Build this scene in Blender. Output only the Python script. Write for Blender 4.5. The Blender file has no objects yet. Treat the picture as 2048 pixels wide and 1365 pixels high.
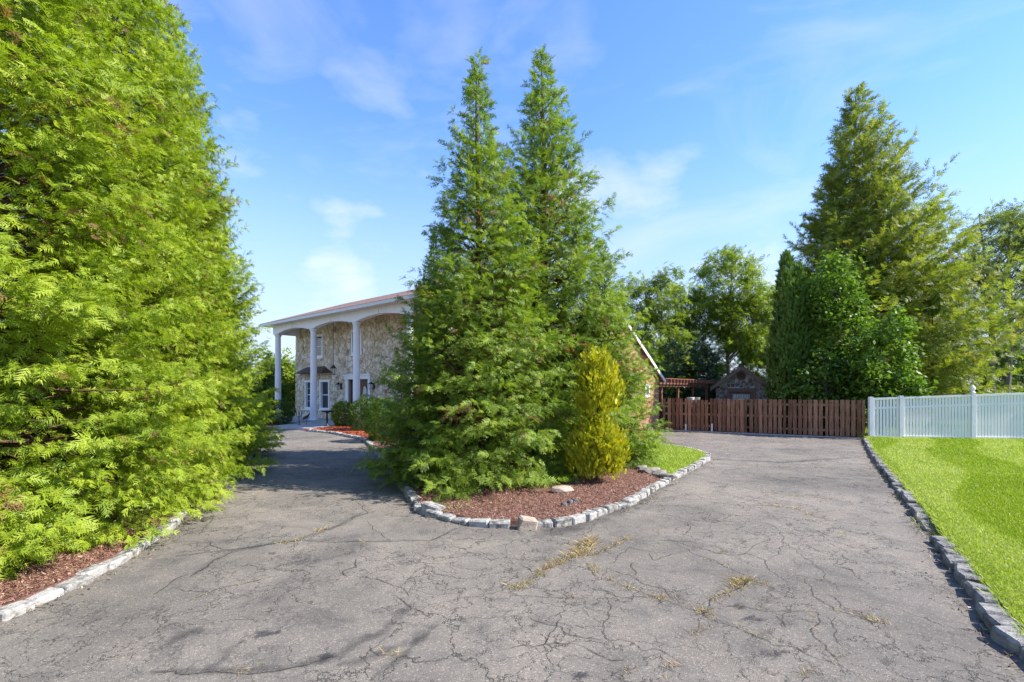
import bpy, bmesh, math, random
import numpy as np
from mathutils import Vector, Matrix, noise as mnoise

R = math.radians
scene = bpy.context.scene
COL = scene.collection

# ------------------------------------------------------------------ camera
CAM_H = 1.9
F = 1000.0          # focal length in photo pixels (2048 wide)
HOR = 780.0         # horizon row in the photo
cam_d = bpy.data.cameras.new('camera')
cam = bpy.data.objects.new('camera', cam_d)
COL.objects.link(cam)
cam.location = (0, 0, CAM_H)
cam.rotation_euler = (R(90), 0, 0)
cam_d.sensor_width = 36.0
cam_d.lens = F / 2048 * 36
cam_d.shift_y = (HOR - 682.5) / 2048
cam_d.clip_start = 0.05
cam_d.clip_end = 3000
scene.camera = cam

# ------------------------------------------------------------------ sky + sun
SUN_EL = 42.0
SUN_AZ = 101.0       # degrees clockwise from +Y (view direction) towards +X
world = bpy.data.worlds.new('World')
scene.world = world
world.use_nodes = True
wn, wl = world.node_tree.nodes, world.node_tree.links
wn.clear()
sky = wn.new('ShaderNodeTexSky')
sky.sky_type = 'NISHITA'
sky.sun_disc = False
sky.sun_elevation = R(SUN_EL)
sky.sun_rotation = R(SUN_AZ)
sky.altitude = 0
sky.air_density = 1.0
sky.dust_density = 0.05
sky.ozone_density = 3.0
tc = wn.new('ShaderNodeTexCoord')
mp = wn.new('ShaderNodeMapping')
mp.inputs['Scale'].default_value = (1.0, 1.0, 2.6)
mp.inputs['Rotation'].default_value = (0.1, 0.25, 0.5)
nz = wn.new('ShaderNodeTexNoise')
nz.inputs['Scale'].default_value = 2.3
nz.inputs['Detail'].default_value = 7
nz.inputs['Roughness'].default_value = 0.52
nz.inputs['Distortion'].default_value = 0.5
rp = wn.new('ShaderNodeValToRGB')
rp.color_ramp.elements[0].position = 0.53
rp.color_ramp.elements[0].color = (0, 0, 0, 1)
rp.color_ramp.elements[1].position = 0.86
rp.color_ramp.elements[1].color = (1, 1, 1, 1)
mul = wn.new('ShaderNodeMath'); mul.operation = 'MULTIPLY'; mul.inputs[1].default_value = 0.5
mx = wn.new('ShaderNodeMixRGB')
mx.inputs['Color2'].default_value = (3.1, 3.15, 3.3, 1)
hs = wn.new('ShaderNodeHueSaturation')
hs.inputs['Saturation'].default_value = 1.18
hs.inputs['Hue'].default_value = 0.511
hs.inputs['Value'].default_value = 1.0
bg = wn.new('ShaderNodeBackground')
bg.inputs['Strength'].default_value = 0.143
wo = wn.new('ShaderNodeOutputWorld')
wl.new(tc.outputs['Generated'], mp.inputs['Vector'])
wl.new(mp.outputs['Vector'], nz.inputs['Vector'])
wl.new(nz.outputs['Fac'], rp.inputs['Fac'])
wl.new(rp.outputs['Color'], mul.inputs[0])
# soft separate puffs
mp2 = wn.new('ShaderNodeMapping'); mp2.inputs['Scale'].default_value = (1.0, 1.0, 2.0); mp2.inputs['Location'].default_value = (0.1, 0.62, 0.25)
nz2 = wn.new('ShaderNodeTexNoise'); nz2.inputs['Scale'].default_value = 3.4; nz2.inputs['Detail'].default_value = 8; nz2.inputs['Roughness'].default_value = 0.5; nz2.inputs['Distortion'].default_value = 0.15
rp2 = wn.new('ShaderNodeValToRGB')
rp2.color_ramp.elements[0].position = 0.55; rp2.color_ramp.elements[0].color = (0, 0, 0, 1)
rp2.color_ramp.elements[1].position = 0.74; rp2.color_ramp.elements[1].color = (0.85, 0.85, 0.85, 1)
wl.new(tc.outputs['Generated'], mp2.inputs['Vector']); wl.new(mp2.outputs['Vector'], nz2.inputs['Vector']); wl.new(nz2.outputs['Fac'], rp2.inputs['Fac'])
mxm = wn.new('ShaderNodeMath'); mxm.operation = 'MAXIMUM'
szp = wn.new('ShaderNodeSeparateXYZ'); wl.new(tc.outputs['Generated'], szp.inputs[0])
pm = wn.new('ShaderNodeMapRange'); pm.inputs['From Min'].default_value = 0.30; pm.inputs['From Max'].default_value = 0.60
pm.inputs['To Min'].default_value = 1.0; pm.inputs['To Max'].default_value = 0.25
wl.new(szp.outputs['Z'], pm.inputs['Value'])
pmm = wn.new('ShaderNodeMath'); pmm.operation = 'MULTIPLY'
wl.new(rp2.outputs['Color'], pmm.inputs[0]); wl.new(pm.outputs[0], pmm.inputs[1])
wl.new(mul.outputs['Value'], mxm.inputs[0]); wl.new(pmm.outputs[0], mxm.inputs[1])
wl.new(mxm.outputs['Value'], mx.inputs['Fac'])
wl.new(sky.outputs['Color'], hs.inputs['Color'])
sz = wn.new('ShaderNodeSeparateXYZ')
wl.new(tc.outputs['Generated'], sz.inputs[0])
vr = wn.new('ShaderNodeMapRange'); vr.interpolation_type = 'SMOOTHSTEP'
vr.inputs['From Min'].default_value = -0.02; vr.inputs['From Max'].default_value = 0.47
vr.inputs['To Min'].default_value = 0.92; vr.inputs['To Max'].default_value = 0.0
wl.new(sz.outputs['Z'], vr.inputs['Value'])
veil = wn.new('ShaderNodeMixRGB'); veil.inputs['Color2'].default_value = (1.75, 1.95, 2.5, 1)
wl.new(vr.outputs[0], veil.inputs['Fac'])
wl.new(hs.outputs['Color'], veil.inputs['Color1'])
wl.new(veil.outputs['Color'], mx.inputs['Color1'])
wl.new(mx.outputs['Color'], bg.inputs['Color'])
wl.new(bg.outputs['Background'], wo.inputs['Surface'])

sd = bpy.data.lights.new('sun', 'SUN')
sd.energy = 4.1
sd.angle = R(0.53)
sd.color = (1.0, 0.95, 0.87)
sun = bpy.data.objects.new('sun', sd)
COL.objects.link(sun)
a, e = R(SUN_AZ), R(SUN_EL)
sdir = Vector((math.sin(a) * math.cos(e), math.cos(a) * math.cos(e), math.sin(e)))
sun.rotation_euler = sdir.to_track_quat('Z', 'Y').to_euler()
sun.location = (20, 0, 30)

vs = scene.view_settings
vs.view_transform = 'Standard'
vs.look = 'None'
vs.gamma = 1
vs.exposure = 1.4
vs.use_curve_mapping = False
scene.cycles.max_bounces = 12
scene.cycles.diffuse_bounces = 6
scene.cycles.transparent_max_bounces = 16
scene.cycles.use_denoising = True
scene.cycles.denoising_prefilter = 'NONE'

# ------------------------------------------------------------------ helpers
rng = np.random.default_rng(7)
random.seed(11)


def G(px, py, z=0.0):
    """photo pixel -> point on the level z"""
    d = (CAM_H - z) * F / (py - HOR)
    return ((px - 1024) / F * d, d)


def link(o, parent=None):
    COL.objects.link(o)
    if parent is not None:
        o.parent = parent
    return o


def tag(o, label=None, cat=None, group=None, kind=None):
    if label: o['label'] = label
    if cat: o['category'] = cat
    if group: o['group'] = group
    if kind: o['kind'] = kind
    return o


def empty(name, loc=(0, 0, 0), rz=0.0, parent=None):
    o = bpy.data.objects.new(name, None)
    o.empty_display_size = 0.2
    o.location = loc
    o.rotation_euler = (0, 0, rz)
    return link(o, parent)


def mobj(name, mesh, m=None, parent=None):
    o = bpy.data.objects.new(name, mesh)
    if m is not None and len(mesh.materials) == 0:
        mesh.materials.append(m)
    return link(o, parent)


class MB:
    """collects verts and faces of one mesh"""
    def __init__(s):
        s.v, s.f = [], []

    def add(s, vs, fs):
        b = len(s.v)
        s.v += [tuple(q) for q in vs]
        s.f += [tuple(b + i for i in f) for f in fs]
        return s

    def box(s, x0, x1, y0, y1, z0, z1):
        return s.add([(x0, y0, z0), (x1, y0, z0), (x1, y1, z0), (x0, y1, z0),
                      (x0, y0, z1), (x1, y0, z1), (x1, y1, z1), (x0, y1, z1)],
                     [(3, 2, 1, 0), (4, 5, 6, 7), (0, 1, 5, 4), (1, 2, 6, 5), (2, 3, 7, 6), (3, 0, 4, 7)])

    def prism(s, poly, y0, y1):
        """poly: list of (x, z) counter-clockwise seen from -y"""
        n = len(poly)
        v = [(x, y0, z) for x, z in poly] + [(x, y1, z) for x, z in poly]
        f = [tuple(range(n)), tuple(range(2 * n - 1, n - 1, -1))]
        f += [(i + n, (i + 1) % n + n, (i + 1) % n, i) for i in range(n)]
        return s.add(v, f)

    def slab(s, poly, z0, z1):
        """poly: list of (x, y) counter-clockwise from above"""
        n = len(poly)
        v = [(x, y, z1) for x, y in poly] + [(x, y, z0) for x, y in poly]
        f = [tuple(range(n)), tuple(range(2 * n - 1, n - 1, -1))]
        f += [((i + 1) % n, i, i + n, (i + 1) % n + n) for i in range(n)]
        return s.add(v, f)

    def tube(s, pts, rad, seg=6, cap=True):
        pts = [Vector(p) for p in pts]
        n = len(pts)
        if not hasattr(rad, '__len__'):
            rad = [rad] * n
        b = len(s.v)
        up = None
        for i, p in enumerate(pts):
            d = (pts[min(i + 1, n - 1)] - pts[max(i - 1, 0)]).normalized()
            if up is None:
                up = Vector((1, 0, 0)) if abs(d.x) < 0.8 else Vector((0, 1, 0))
            x = (up - d * up.dot(d)).normalized()
            y = d.cross(x)
            up = x
            for k in range(seg):
                t = 2 * math.pi * k / seg
                s.v.append(tuple(p + (x * math.cos(t) + y * math.sin(t)) * rad[i]))
        for i in range(n - 1):
            for k in range(seg):
                k2 = (k + 1) % seg
                s.f.append((b + i * seg + k, b + i * seg + k2, b + (i + 1) * seg + k2, b + (i + 1) * seg + k))
        if cap:
            s.f.append(tuple(b + k for k in reversed(range(seg))))
            s.f.append(tuple(b + (n - 1) * seg + k for k in range(seg)))
        return s

    def lathe(s, prof, seg=20, c=(0, 0)):
        b = len(s.v)
        n = len(prof)
        for r, z in prof:
            for k in range(seg):
                t = 2 * math.pi * k / seg
                s.v.append((c[0] + r * math.cos(t), c[1] + r * math.sin(t), z))
        for i in range(n - 1):
            for k in range(seg):
                k2 = (k + 1) % seg
                s.f.append((b + i * seg + k, b + i * seg + k2, b + (i + 1) * seg + k2, b + (i + 1) * seg + k))
        s.f.append(tuple(b + k for k in reversed(range(seg))))
        s.f.append(tuple(b + (n - 1) * seg + k for k in range(seg)))
        return s

    def mesh(s, name, smooth=False):
        me = bpy.data.meshes.new(name)
        me.from_pydata(s.v, [], s.f)
        me.validate()
        if smooth:
            me.shade_smooth()
        return me

    def build(s, name, m, parent=None, smooth=False):
        return mobj(name, s.mesh(name, smooth), m, parent)


def bevel_mesh(me, w=0.01, seg=1):
    bm = bmesh.new()
    bm.from_mesh(me)
    bmesh.ops.bevel(bm, geom=list(bm.edges), offset=w, segments=seg, affect='EDGES', profile=0.6)
    bmesh.ops.recalc_face_normals(bm, faces=bm.faces)
    bm.to_mesh(me)
    bm.free()
    return me


def fast_mesh(name, verts, nper, tint=None):
    """verts (n*nper, 3): n polygons of nper vertices each; tint: one value per polygon"""
    n = len(verts) // nper
    me = bpy.data.meshes.new(name)
    me.vertices.add(len(verts))
    me.vertices.foreach_set('co', np.ascontiguousarray(verts, dtype=np.float32).ravel())
    me.loops.add(n * nper)
    me.loops.foreach_set('vertex_index', np.arange(n * nper, dtype=np.int32))
    me.polygons.add(n)
    me.polygons.foreach_set('loop_start', np.arange(0, n * nper, nper, dtype=np.int32))
    me.polygons.foreach_set('loop_total', np.full(n, nper, dtype=np.int32))
    if tint is not None:
        at = me.attributes.new('tint', 'FLOAT', 'FACE')
        at.data.foreach_set('value', np.ascontiguousarray(tint, dtype=np.float32))
    me.update(calc_edges=True)
    return me


# ------------------------------------------------------------------ materials
MATS = {}


def nodes(name):
    m = bpy.data.materials.new(name)
    m.use_nodes = True
    t = m.node_tree
    t.nodes.clear()
    MATS[name] = m
    return m, t.nodes, t.links


def ramp(n, stops):
    r = n.new('ShaderNodeValToRGB')
    el = r.color_ramp.elements
    while len(el) < len(stops):
        el.new(0.5)
    for q, (p, c) in zip(el, stops):
        q.position = p
        q.color = (*c, 1)
    return r


def noise_node(n, l, scale, detail=4, rough=0.55, vec=None, dist=0.0):
    q = n.new('ShaderNodeTexNoise')
    q.inputs['Scale'].default_value = scale
    q.inputs['Detail'].default_value = detail
    q.inputs['Roughness'].default_value = rough
    q.inputs['Distortion'].default_value = dist
    if vec is not None:
        l.new(vec, q.inputs['Vector'])
    return q


def mat_basic(name, stops, scale=8, rough=0.8, bump=0.2, bscale=None, spec=0.3, detail=6, coords='Object', metal=0.0, rnd=0.0, stretch=None, bdist=0.02):
    """noise-coloured material; rnd: colour shift per object"""
    m, n, l = nodes(name)
    tc = n.new('ShaderNodeTexCoord')
    vec = tc.outputs[coords]
    if stretch:
        mp = n.new('ShaderNodeMapping')
        mp.inputs['Scale'].default_value = stretch
        l.new(vec, mp.inputs['Vector'])
        vec = mp.outputs['Vector']
    oi = n.new('ShaderNodeObjectInfo')
    if rnd:
        ad = n.new('ShaderNodeVectorMath'); ad.operation = 'ADD'
        sc = n.new('ShaderNodeMath'); sc.operation = 'MULTIPLY'; sc.inputs[1].default_value = 37.0
        l.new(oi.outputs['Random'], sc.inputs[0])
        l.new(vec, ad.inputs[0]); l.new(sc.outputs[0], ad.inputs[1])
        vec = ad.outputs[0]
    nz = noise_node(n, l, scale, detail, 0.6, vec)
    rp = ramp(n, stops)
    fac = nz.outputs['Fac']
    if rnd:
        mm = n.new('ShaderNodeMath'); mm.operation = 'MULTIPLY_ADD'
        mm.inputs[1].default_value = rnd; mm.inputs[2].default_value = -rnd / 2
        l.new(oi.outputs['Random'], mm.inputs[0])
        aa = n.new('ShaderNodeMath'); aa.operation = 'ADD'
        l.new(fac, aa.inputs[0]); l.new(mm.outputs[0], aa.inputs[1])
        fac = aa.outputs[0]
    l.new(fac, rp.inputs['Fac'])
    b = n.new('ShaderNodeBsdfPrincipled')
    b.inputs['Roughness'].default_value = rough
    b.inputs['Specular IOR Level'].default_value = spec
    b.inputs['Metallic'].default_value = metal
    l.new(rp.outputs['Color'], b.inputs['Base Color'])
    if bump:
        n2 = noise_node(n, l, bscale or scale * 4, 5, 0.6, vec)
        bp = n.new('ShaderNodeBump')
        bp.inputs['Strength'].default_value = bump
        bp.inputs['Distance'].default_value = bdist
        l.new(n2.outputs['Fac'], bp.inputs['Height'])
        l.new(bp.outputs['Normal'], b.inputs['Normal'])
    o = n.new('ShaderNodeOutputMaterial')
    l.new(b.outputs[0], o.inputs['Surface'])
    return m


def mat_leaf(name, stops, trans=0.35, tcol=(1.0, 1.15, 0.45), rough=0.5, spec=0.25, patch=0.25, pscale=0.9):
    m, n, l = nodes(name)
    at = n.new('ShaderNodeAttribute'); at.attribute_name = 'tint'
    tc = n.new('ShaderNodeTexCoord')
    nz = noise_node(n, l, pscale, 3, 0.5, tc.outputs['Object'])
    mm = n.new('ShaderNodeMath'); mm.operation = 'MULTIPLY_ADD'
    mm.inputs[1].default_value = patch * 2; mm.inputs[2].default_value = -patch
    l.new(nz.outputs['Fac'], mm.inputs[0])
    ad = n.new('ShaderNodeMath'); ad.operation = 'ADD'
    l.new(at.outputs['Fac'], ad.inputs[0]); l.new(mm.outputs[0], ad.inputs[1])
    rp = ramp(n, stops)
    l.new(ad.outputs[0], rp.inputs['Fac'])
    b = n.new('ShaderNodeBsdfPrincipled')
    b.inputs['Roughness'].default_value = rough
    b.inputs['Specular IOR Level'].default_value = spec
    l.new(rp.outputs['Color'], b.inputs['Base Color'])
    t = n.new('ShaderNodeBsdfTranslucent')
    tm = n.new('ShaderNodeMixRGB'); tm.blend_type = 'MULTIPLY'; tm.inputs['Fac'].default_value = 1
    tm.inputs['Color2'].default_value = (*tcol, 1)
    l.new(rp.outputs['Color'], tm.inputs['Color1'])
    l.new(tm.outputs['Color'], t.inputs['Color'])
    ms = n.new('ShaderNodeMixShader'); ms.inputs['Fac'].default_value = trans
    l.new(b.outputs[0], ms.inputs[1]); l.new(t.outputs[0], ms.inputs[2])
    o = n.new('ShaderNodeOutputMaterial')
    l.new(ms.outputs[0], o.inputs['Surface'])
    return m


def mat_asphalt():
    m, n, l = nodes('asphalt')
    tc = n.new('ShaderNodeTexCoord')
    v = tc.outputs['Object']
    big = noise_node(n, l, 0.35, 5, 0.6, v, 0.6)
    mid = noise_node(n, l, 2.2, 6, 0.65, v, 0.8)
    fine = noise_node(n, l, 130, 3, 0.7, v)
    grit = n.new('ShaderNodeTexVoronoi'); grit.inputs['Scale'].default_value = 95
    l.new(v, grit.inputs['Vector'])
    r1 = ramp(n, [(0.3, (0.112, 0.101, 0.088)), (0.5, (0.163, 0.146, 0.125)), (0.72, (0.21, 0.186, 0.155))])
    l.new(big.outputs['Fac'], r1.inputs['Fac'])
    r2 = ramp(n, [(0.28, (0.60, 0.60, 0.62)), (0.45, (0.90, 0.90, 0.90)), (0.7, (1.12, 1.09, 1.06))])
    l.new(mid.outputs['Fac'], r2.inputs['Fac'])
    m1 = n.new('ShaderNodeMixRGB'); m1.blend_type = 'MULTIPLY'; m1.inputs['Fac'].default_value = 1
    l.new(r1.outputs['Color'], m1.inputs['Color1']); l.new(r2.outputs['Color'], m1.inputs['Color2'])
    r3 = ramp(n, [(0.25, (0.62, 0.62, 0.62)), (0.5, (1.0, 1.0, 1.0)), (0.72, (1.5, 1.48, 1.45))])
    l.new(fine.outputs['Fac'], r3.inputs['Fac'])
    m2 = n.new('ShaderNodeMixRGB'); m2.blend_type = 'MULTIPLY'; m2.inputs['Fac'].default_value = 1
    l.new(m1.outputs['Color'], m2.inputs['Color1']); l.new(r3.outputs['Color'], m2.inputs['Color2'])
    # stone chips
    r4 = ramp(n, [(0.0, (0.80, 0.80, 0.80)), (0.3, (1, 1, 1)), (0.86, (1.05, 1.03, 1.0)), (0.95, (1.6, 1.55, 1.5))])
    sp = n.new('ShaderNodeSeparateColor'); l.new(grit.outputs['Color'], sp.inputs[0])
    l.new(sp.outputs[0], r4.inputs['Fac'])
    m3 = n.new('ShaderNodeMixRGB'); m3.blend_type = 'MULTIPLY'; m3.inputs['Fac'].default_value = 1
    l.new(m2.outputs['Color'], m3.inputs['Color1']); l.new(r4.outputs['Color'], m3.inputs['Color2'])
    # network of hairline cracks, where the surface is worn
    wob = noise_node(n, l, 1.6, 6, 0.65, v)
    wm = n.new('ShaderNodeVectorMath'); wm.operation = 'SCALE'; wm.inputs['Scale'].default_value = 0.9
    l.new(wob.outputs['Color'], wm.inputs[0])
    wa = n.new('ShaderNodeVectorMath'); wa.operation = 'ADD'
    l.new(v, wa.inputs[0]); l.new(wm.outputs[0], wa.inputs[1])

    def crack(scale, width, lo, hi, nscale, off):
        vo = n.new('ShaderNodeTexVoronoi'); vo.feature = 'DISTANCE_TO_EDGE'; vo.inputs['Scale'].default_value = scale
        l.new(wa.outputs[0], vo.inputs['Vector'])
        c = n.new('ShaderNodeMapRange')
        c.inputs['From Min'].default_value = 0.0; c.inputs['From Max'].default_value = width
        c.inputs['To Min'].default_value = 1.0; c.inputs['To Max'].default_value = 0.0
        l.new(vo.outputs['Distance'], c.inputs['Value'])
        mpp = n.new('ShaderNodeMapping'); mpp.inputs['Location'].default_value = off
        l.new(v, mpp.inputs['Vector'])
        mk = noise_node(n, l, nscale, 4, 0.6, mpp.outputs[0])
        mr = n.new('ShaderNodeMapRange')
        mr.inputs['From Min'].default_value = lo; mr.inputs['From Max'].default_value = hi
        l.new(mk.outputs['Fac'], mr.inputs['Value'])
        q = n.new('ShaderNodeMath'); q.operation = 'MULTIPLY'
        l.new(c.outputs[0], q.inputs[0]); l.new(mr.outputs[0], q.inputs[1])
        return q
    c1 = crack(1.5, 0.015, 0.44, 0.54, 0.5, (3, 1, 0))
    c2 = crack(3.4, 0.021, 0.42, 0.56, 0.6, (9, 4, 0))
    cm = n.new('ShaderNodeMath'); cm.operation = 'MAXIMUM'
    l.new(c1.outputs[0], cm.inputs[0]); l.new(c2.outputs[0], cm.inputs[1])
    cd = n.new('ShaderNodeMixRGB'); cd.inputs['Color2'].default_value = (0.02, 0.018, 0.015, 1)
    cf = n.new('ShaderNodeMath'); cf.operation = 'MULTIPLY'; cf.inputs[1].default_value = 0.85
    l.new(cm.outputs[0], cf.inputs[0])
    l.new(cf.outputs[0], cd.inputs['Fac'])
    l.new(m3.outputs['Color'], cd.inputs['Color1'])
    b = n.new('ShaderNodeBsdfPrincipled')
    b.inputs['Roughness'].default_value = 0.82
    b.inputs['Specular IOR Level'].default_value = 0.25
    l.new(cd.outputs['Color'], b.inputs['Base Color'])
    hs_ = n.new('ShaderNodeMath'); hs_.operation = 'MULTIPLY_ADD'; hs_.inputs[1].default_value = -3.0
    l.new(cm.outputs[0], hs_.inputs[0]); l.new(fine.outputs['Fac'], hs_.inputs[2])
    bp = n.new('ShaderNodeBump'); bp.inputs['Strength'].default_value = 0.55; bp.inputs['Distance'].default_value = 0.006
    l.new(hs_.outputs[0], bp.inputs['Height'])
    l.new(bp.outputs['Normal'], b.inputs['Normal'])
    o = n.new('ShaderNodeOutputMaterial')
    l.new(b.outputs[0], o.inputs['Surface'])
    return m


def mat_decal(name, col, lo, hi, nscale, amp, rough=0.8, top=0.9):
    """flat wear on the asphalt with ragged, see-through edges"""
    m, n, l = nodes(name)
    at = n.new('ShaderNodeAttribute'); at.attribute_name = 'core'
    tc = n.new('ShaderNodeTexCoord')
    nz = noise_node(n, l, nscale, 6, 0.7, tc.outputs['Object'])
    mm = n.new('ShaderNodeMath'); mm.operation = 'MULTIPLY_ADD'
    mm.inputs[1].default_value = amp; mm.inputs[2].default_value = -amp / 2
    l.new(nz.outputs['Fac'], mm.inputs[0])
    ad = n.new('ShaderNodeMath'); ad.operation = 'ADD'
    l.new(at.outputs['Fac'], ad.inputs[0]); l.new(mm.outputs[0], ad.inputs[1])
    mr = n.new('ShaderNodeMapRange')
    mr.inputs['From Min'].default_value = lo; mr.inputs['From Max'].default_value = hi
    mr.inputs['To Max'].default_value = top
    l.new(ad.outputs[0], mr.inputs['Value'])
    b = n.new('ShaderNodeBsdfPrincipled')
    b.inputs['Base Color'].default_value = (*col, 1)
    b.inputs['Roughness'].default_value = rough
    b.inputs['Specular IOR Level'].default_value = 0.3
    t = n.new('ShaderNodeBsdfTransparent')
    ms = n.new('ShaderNodeMixShader')
    l.new(mr.outputs[0], ms.inputs['Fac'])
    l.new(t.outputs[0], ms.inputs[1]); l.new(b.outputs[0], ms.inputs[2])
    o = n.new('ShaderNodeOutputMaterial')
    l.new(ms.outputs[0], o.inputs['Surface'])
    return m


def mat_brick():
    m, n, l = nodes('brick')
    tc = n.new('ShaderNodeTexCoord')
    br = n.new('ShaderNodeTexBrick')
    br.inputs['Scale'].default_value = 1.0
    br.inputs['Brick Width'].default_value = 0.215
    br.inputs['Row Height'].default_value = 0.075
    br.inputs['Mortar Size'].default_value = 0.007
    br.inputs['Color1'].default_value = (0.42, 0.17, 0.085, 1)
    br.inputs['Color2'].default_value = (0.30, 0.11, 0.06, 1)
    br.inputs['Mortar'].default_value = (0.36, 0.30, 0.24, 1)
    mp = n.new('ShaderNodeMapping'); mp.inputs['Rotation'].default_value = (R(90), 0, 0)
    sx = n.new('ShaderNodeSeparateXYZ'); l.new(tc.outputs['Object'], sx.inputs[0])
    ad = n.new('ShaderNodeMath'); l.new(sx.outputs[0], ad.inputs[0]); l.new(sx.outputs[1], ad.inputs[1])
    cx = n.new('ShaderNodeCombineXYZ'); l.new(ad.outputs[0], cx.inputs[0]); l.new(sx.outputs[2], cx.inputs[1])
    l.new(cx.outputs[0], br.inputs['Vector'])
    nz = noise_node(n, l, 6, 4, 0.6, tc.outputs['Object'])
    r = ramp(n, [(0.3, (0.75, 0.75, 0.75)), (0.7, (1.2, 1.2, 1.2))]); l.new(nz.outputs['Fac'], r.inputs['Fac'])
    mm = n.new('ShaderNodeMixRGB'); mm.blend_type = 'MULTIPLY'; mm.inputs['Fac'].default_value = 1
    l.new(br.outputs['Color'], mm.inputs['Color1']); l.new(r.outputs['Color'], mm.inputs['Color2'])
    b = n.new('ShaderNodeBsdfPrincipled'); b.inputs['Roughness'].default_value = 0.85
    l.new(mm.outputs['Color'], b.inputs['Base Color'])
    bp = n.new('ShaderNodeBump'); bp.invert = True; bp.inputs['Distance'].default_value = 0.008; bp.inputs['Strength'].default_value = 0.6
    l.new(br.outputs['Fac'], bp.inputs['Height']); l.new(bp.outputs['Normal'], b.inputs['Normal'])
    o = n.new('ShaderNodeOutputMaterial'); l.new(b.outputs[0], o.inputs['Surface'])
    return m


def mat_shingle():
    m, n, l = nodes('shingle')
    tc = n.new('ShaderNodeTexCoord')
    br = n.new('ShaderNodeTexBrick')
    br.inputs['Scale'].default_value = 1.0
    br.inputs['Brick Width'].default_value = 0.32
    br.inputs['Row Height'].default_value = 0.14
    br.inputs['Mortar Size'].default_value = 0.012
    br.inputs['Color1'].default_value = (0.25, 0.145, 0.10, 1)
    br.inputs['Color2'].default_value = (0.17, 0.10, 0.075, 1)
    br.inputs['Mortar'].default_value = (0.10, 0.05, 0.035, 1)
    l.new(tc.outputs['Object'], br.inputs['Vector'])
    b = n.new('ShaderNodeBsdfPrincipled'); b.inputs['Roughness'].default_value = 0.9
    l.new(br.outputs['Color'], b.inputs['Base Color'])
    bp = n.new('ShaderNodeBump'); bp.invert = True; bp.inputs['Distance'].default_value = 0.02
    l.new(br.outputs['Fac'], bp.inputs['Height']); l.new(bp.outputs['Normal'], b.inputs['Normal'])
    o = n.new('ShaderNodeOutputMaterial'); l.new(b.outputs[0], o.inputs['Surface'])
    return m


def mat_lawn(name, a, b_, c, stripe=0.0):
    m, n, l = nodes(name)
    tc = n.new('ShaderNodeTexCoord')
    v = tc.outputs['Object']
    nz = noise_node(n, l, 1.4, 6, 0.65, v)
    fi = noise_node(n, l, 60, 3, 0.7, v)
    ad = n.new('ShaderNodeMath'); ad.operation = 'MULTIPLY_ADD'; ad.inputs[1].default_value = 0.5
    l.new(fi.outputs['Fac'], ad.inputs[0]); l.new(nz.outputs['Fac'], ad.inputs[2])
    r = ramp(n, [(0.5, a), (0.75, b_), (0.98, c)])
    l.new(ad.outputs[0], r.inputs['Fac'])
    b = n.new('ShaderNodeBsdfPrincipled'); b.inputs['Roughness'].default_value = 0.9; b.inputs['Specular IOR Level'].default_value = 0.1
    l.new(r.outputs['Color'], b.inputs['Base Color'])
    bp = n.new('ShaderNodeBump'); bp.inputs['Strength'].default_value = 0.8; bp.inputs['Distance'].default_value = 0.03
    l.new(fi.outputs['Fac'], bp.inputs['Height']); l.new(bp.outputs['Normal'], b.inputs['Normal'])
    o = n.new('ShaderNodeOutputMaterial'); l.new(b.outputs[0], o.inputs['Surface'])
    return m


M = {}
M['asphalt'] = mat_asphalt()
M['crack'] = mat_decal('crack', (0.022, 0.019, 0.016), 0.25, 1.0, 26, 1.5, 0.8, 0.72)
M['stain'] = mat_decal('stain', (0.045, 0.044, 0.045), 0.30, 1.3, 5, 2.2, 0.8, 0.42)
M['sealer'] = mat_decal('sealer', (0.03, 0.031, 0.036), 0.62, 1.0, 14, 3.0, 0.6, 0.6)
M['brick'] = mat_brick()
M['shingle'] = mat_shingle()
M['lawn'] = mat_lawn('lawn', (0.11, 0.17, 0.010), (0.17, 0.25, 0.016), (0.24, 0.31, 0.03))
M['ground'] = mat_lawn('ground', (0.05, 0.08, 0.015), (0.09, 0.13, 0.03), (0.14, 0.15, 0.05))
M['grass'] = mat_leaf('grass', [(0.1, (0.25, 0.33, 0.02)), (0.4, (0.34, 0.42, 0.04)), (0.75, (0.48, 0.52, 0.15)), (1.0, (0.55, 0.53, 0.25))], 0.35, patch=0.3, pscale=0.5)
M['straw'] = mat_leaf('straw', [(0.0, (0.14, 0.22, 0.05)), (0.2, (0.36, 0.31, 0.13)), (0.6, (0.44, 0.34, 0.17)), (1.0, (0.36, 0.20, 0.09))], 0.25, (1, 1, 0.8), patch=0.1)
M['mulch'] = mat_basic('mulch', [(0.3, (0.09, 0.043, 0.031)), (0.55, (0.18, 0.09, 0.064)), (0.75, (0.28, 0.165, 0.12))], 40, 0.95, 0.8, 60)
M['chip'] = mat_leaf('chip', [(0.0, (0.07, 0.034, 0.025)), (0.35, (0.20, 0.095, 0.066)), (0.7, (0.31, 0.17, 0.12)), (0.9, (0.40, 0.29, 0.20)), (1.0, (0.48, 0.40, 0.28))], 0.0, patch=0.1)
M['litter'] = mat_leaf('litter', [(0.0, (0.05, 0.035, 0.025)), (0.4, (0.12, 0.08, 0.05)), (0.75, (0.26, 0.19, 0.11)), (1.0, (0.40, 0.33, 0.20))], 0.0, patch=0.1)
M['red_chip'] = mat_leaf('red_chip', [(0.0, (0.20, 0.045, 0.02)), (0.5, (0.36, 0.085, 0.035)), (1.0, (0.45, 0.13, 0.06))], 0.0, patch=0.1)
M['granite'] = mat_basic('granite', [(0.30, (0.07, 0.066, 0.06)), (0.40, (0.18, 0.17, 0.15)), (0.52, (0.33, 0.315, 0.285)), (0.75, (0.44, 0.42, 0.38))], 11, 0.9, 0.9, 40, rnd=0.16)
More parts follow.
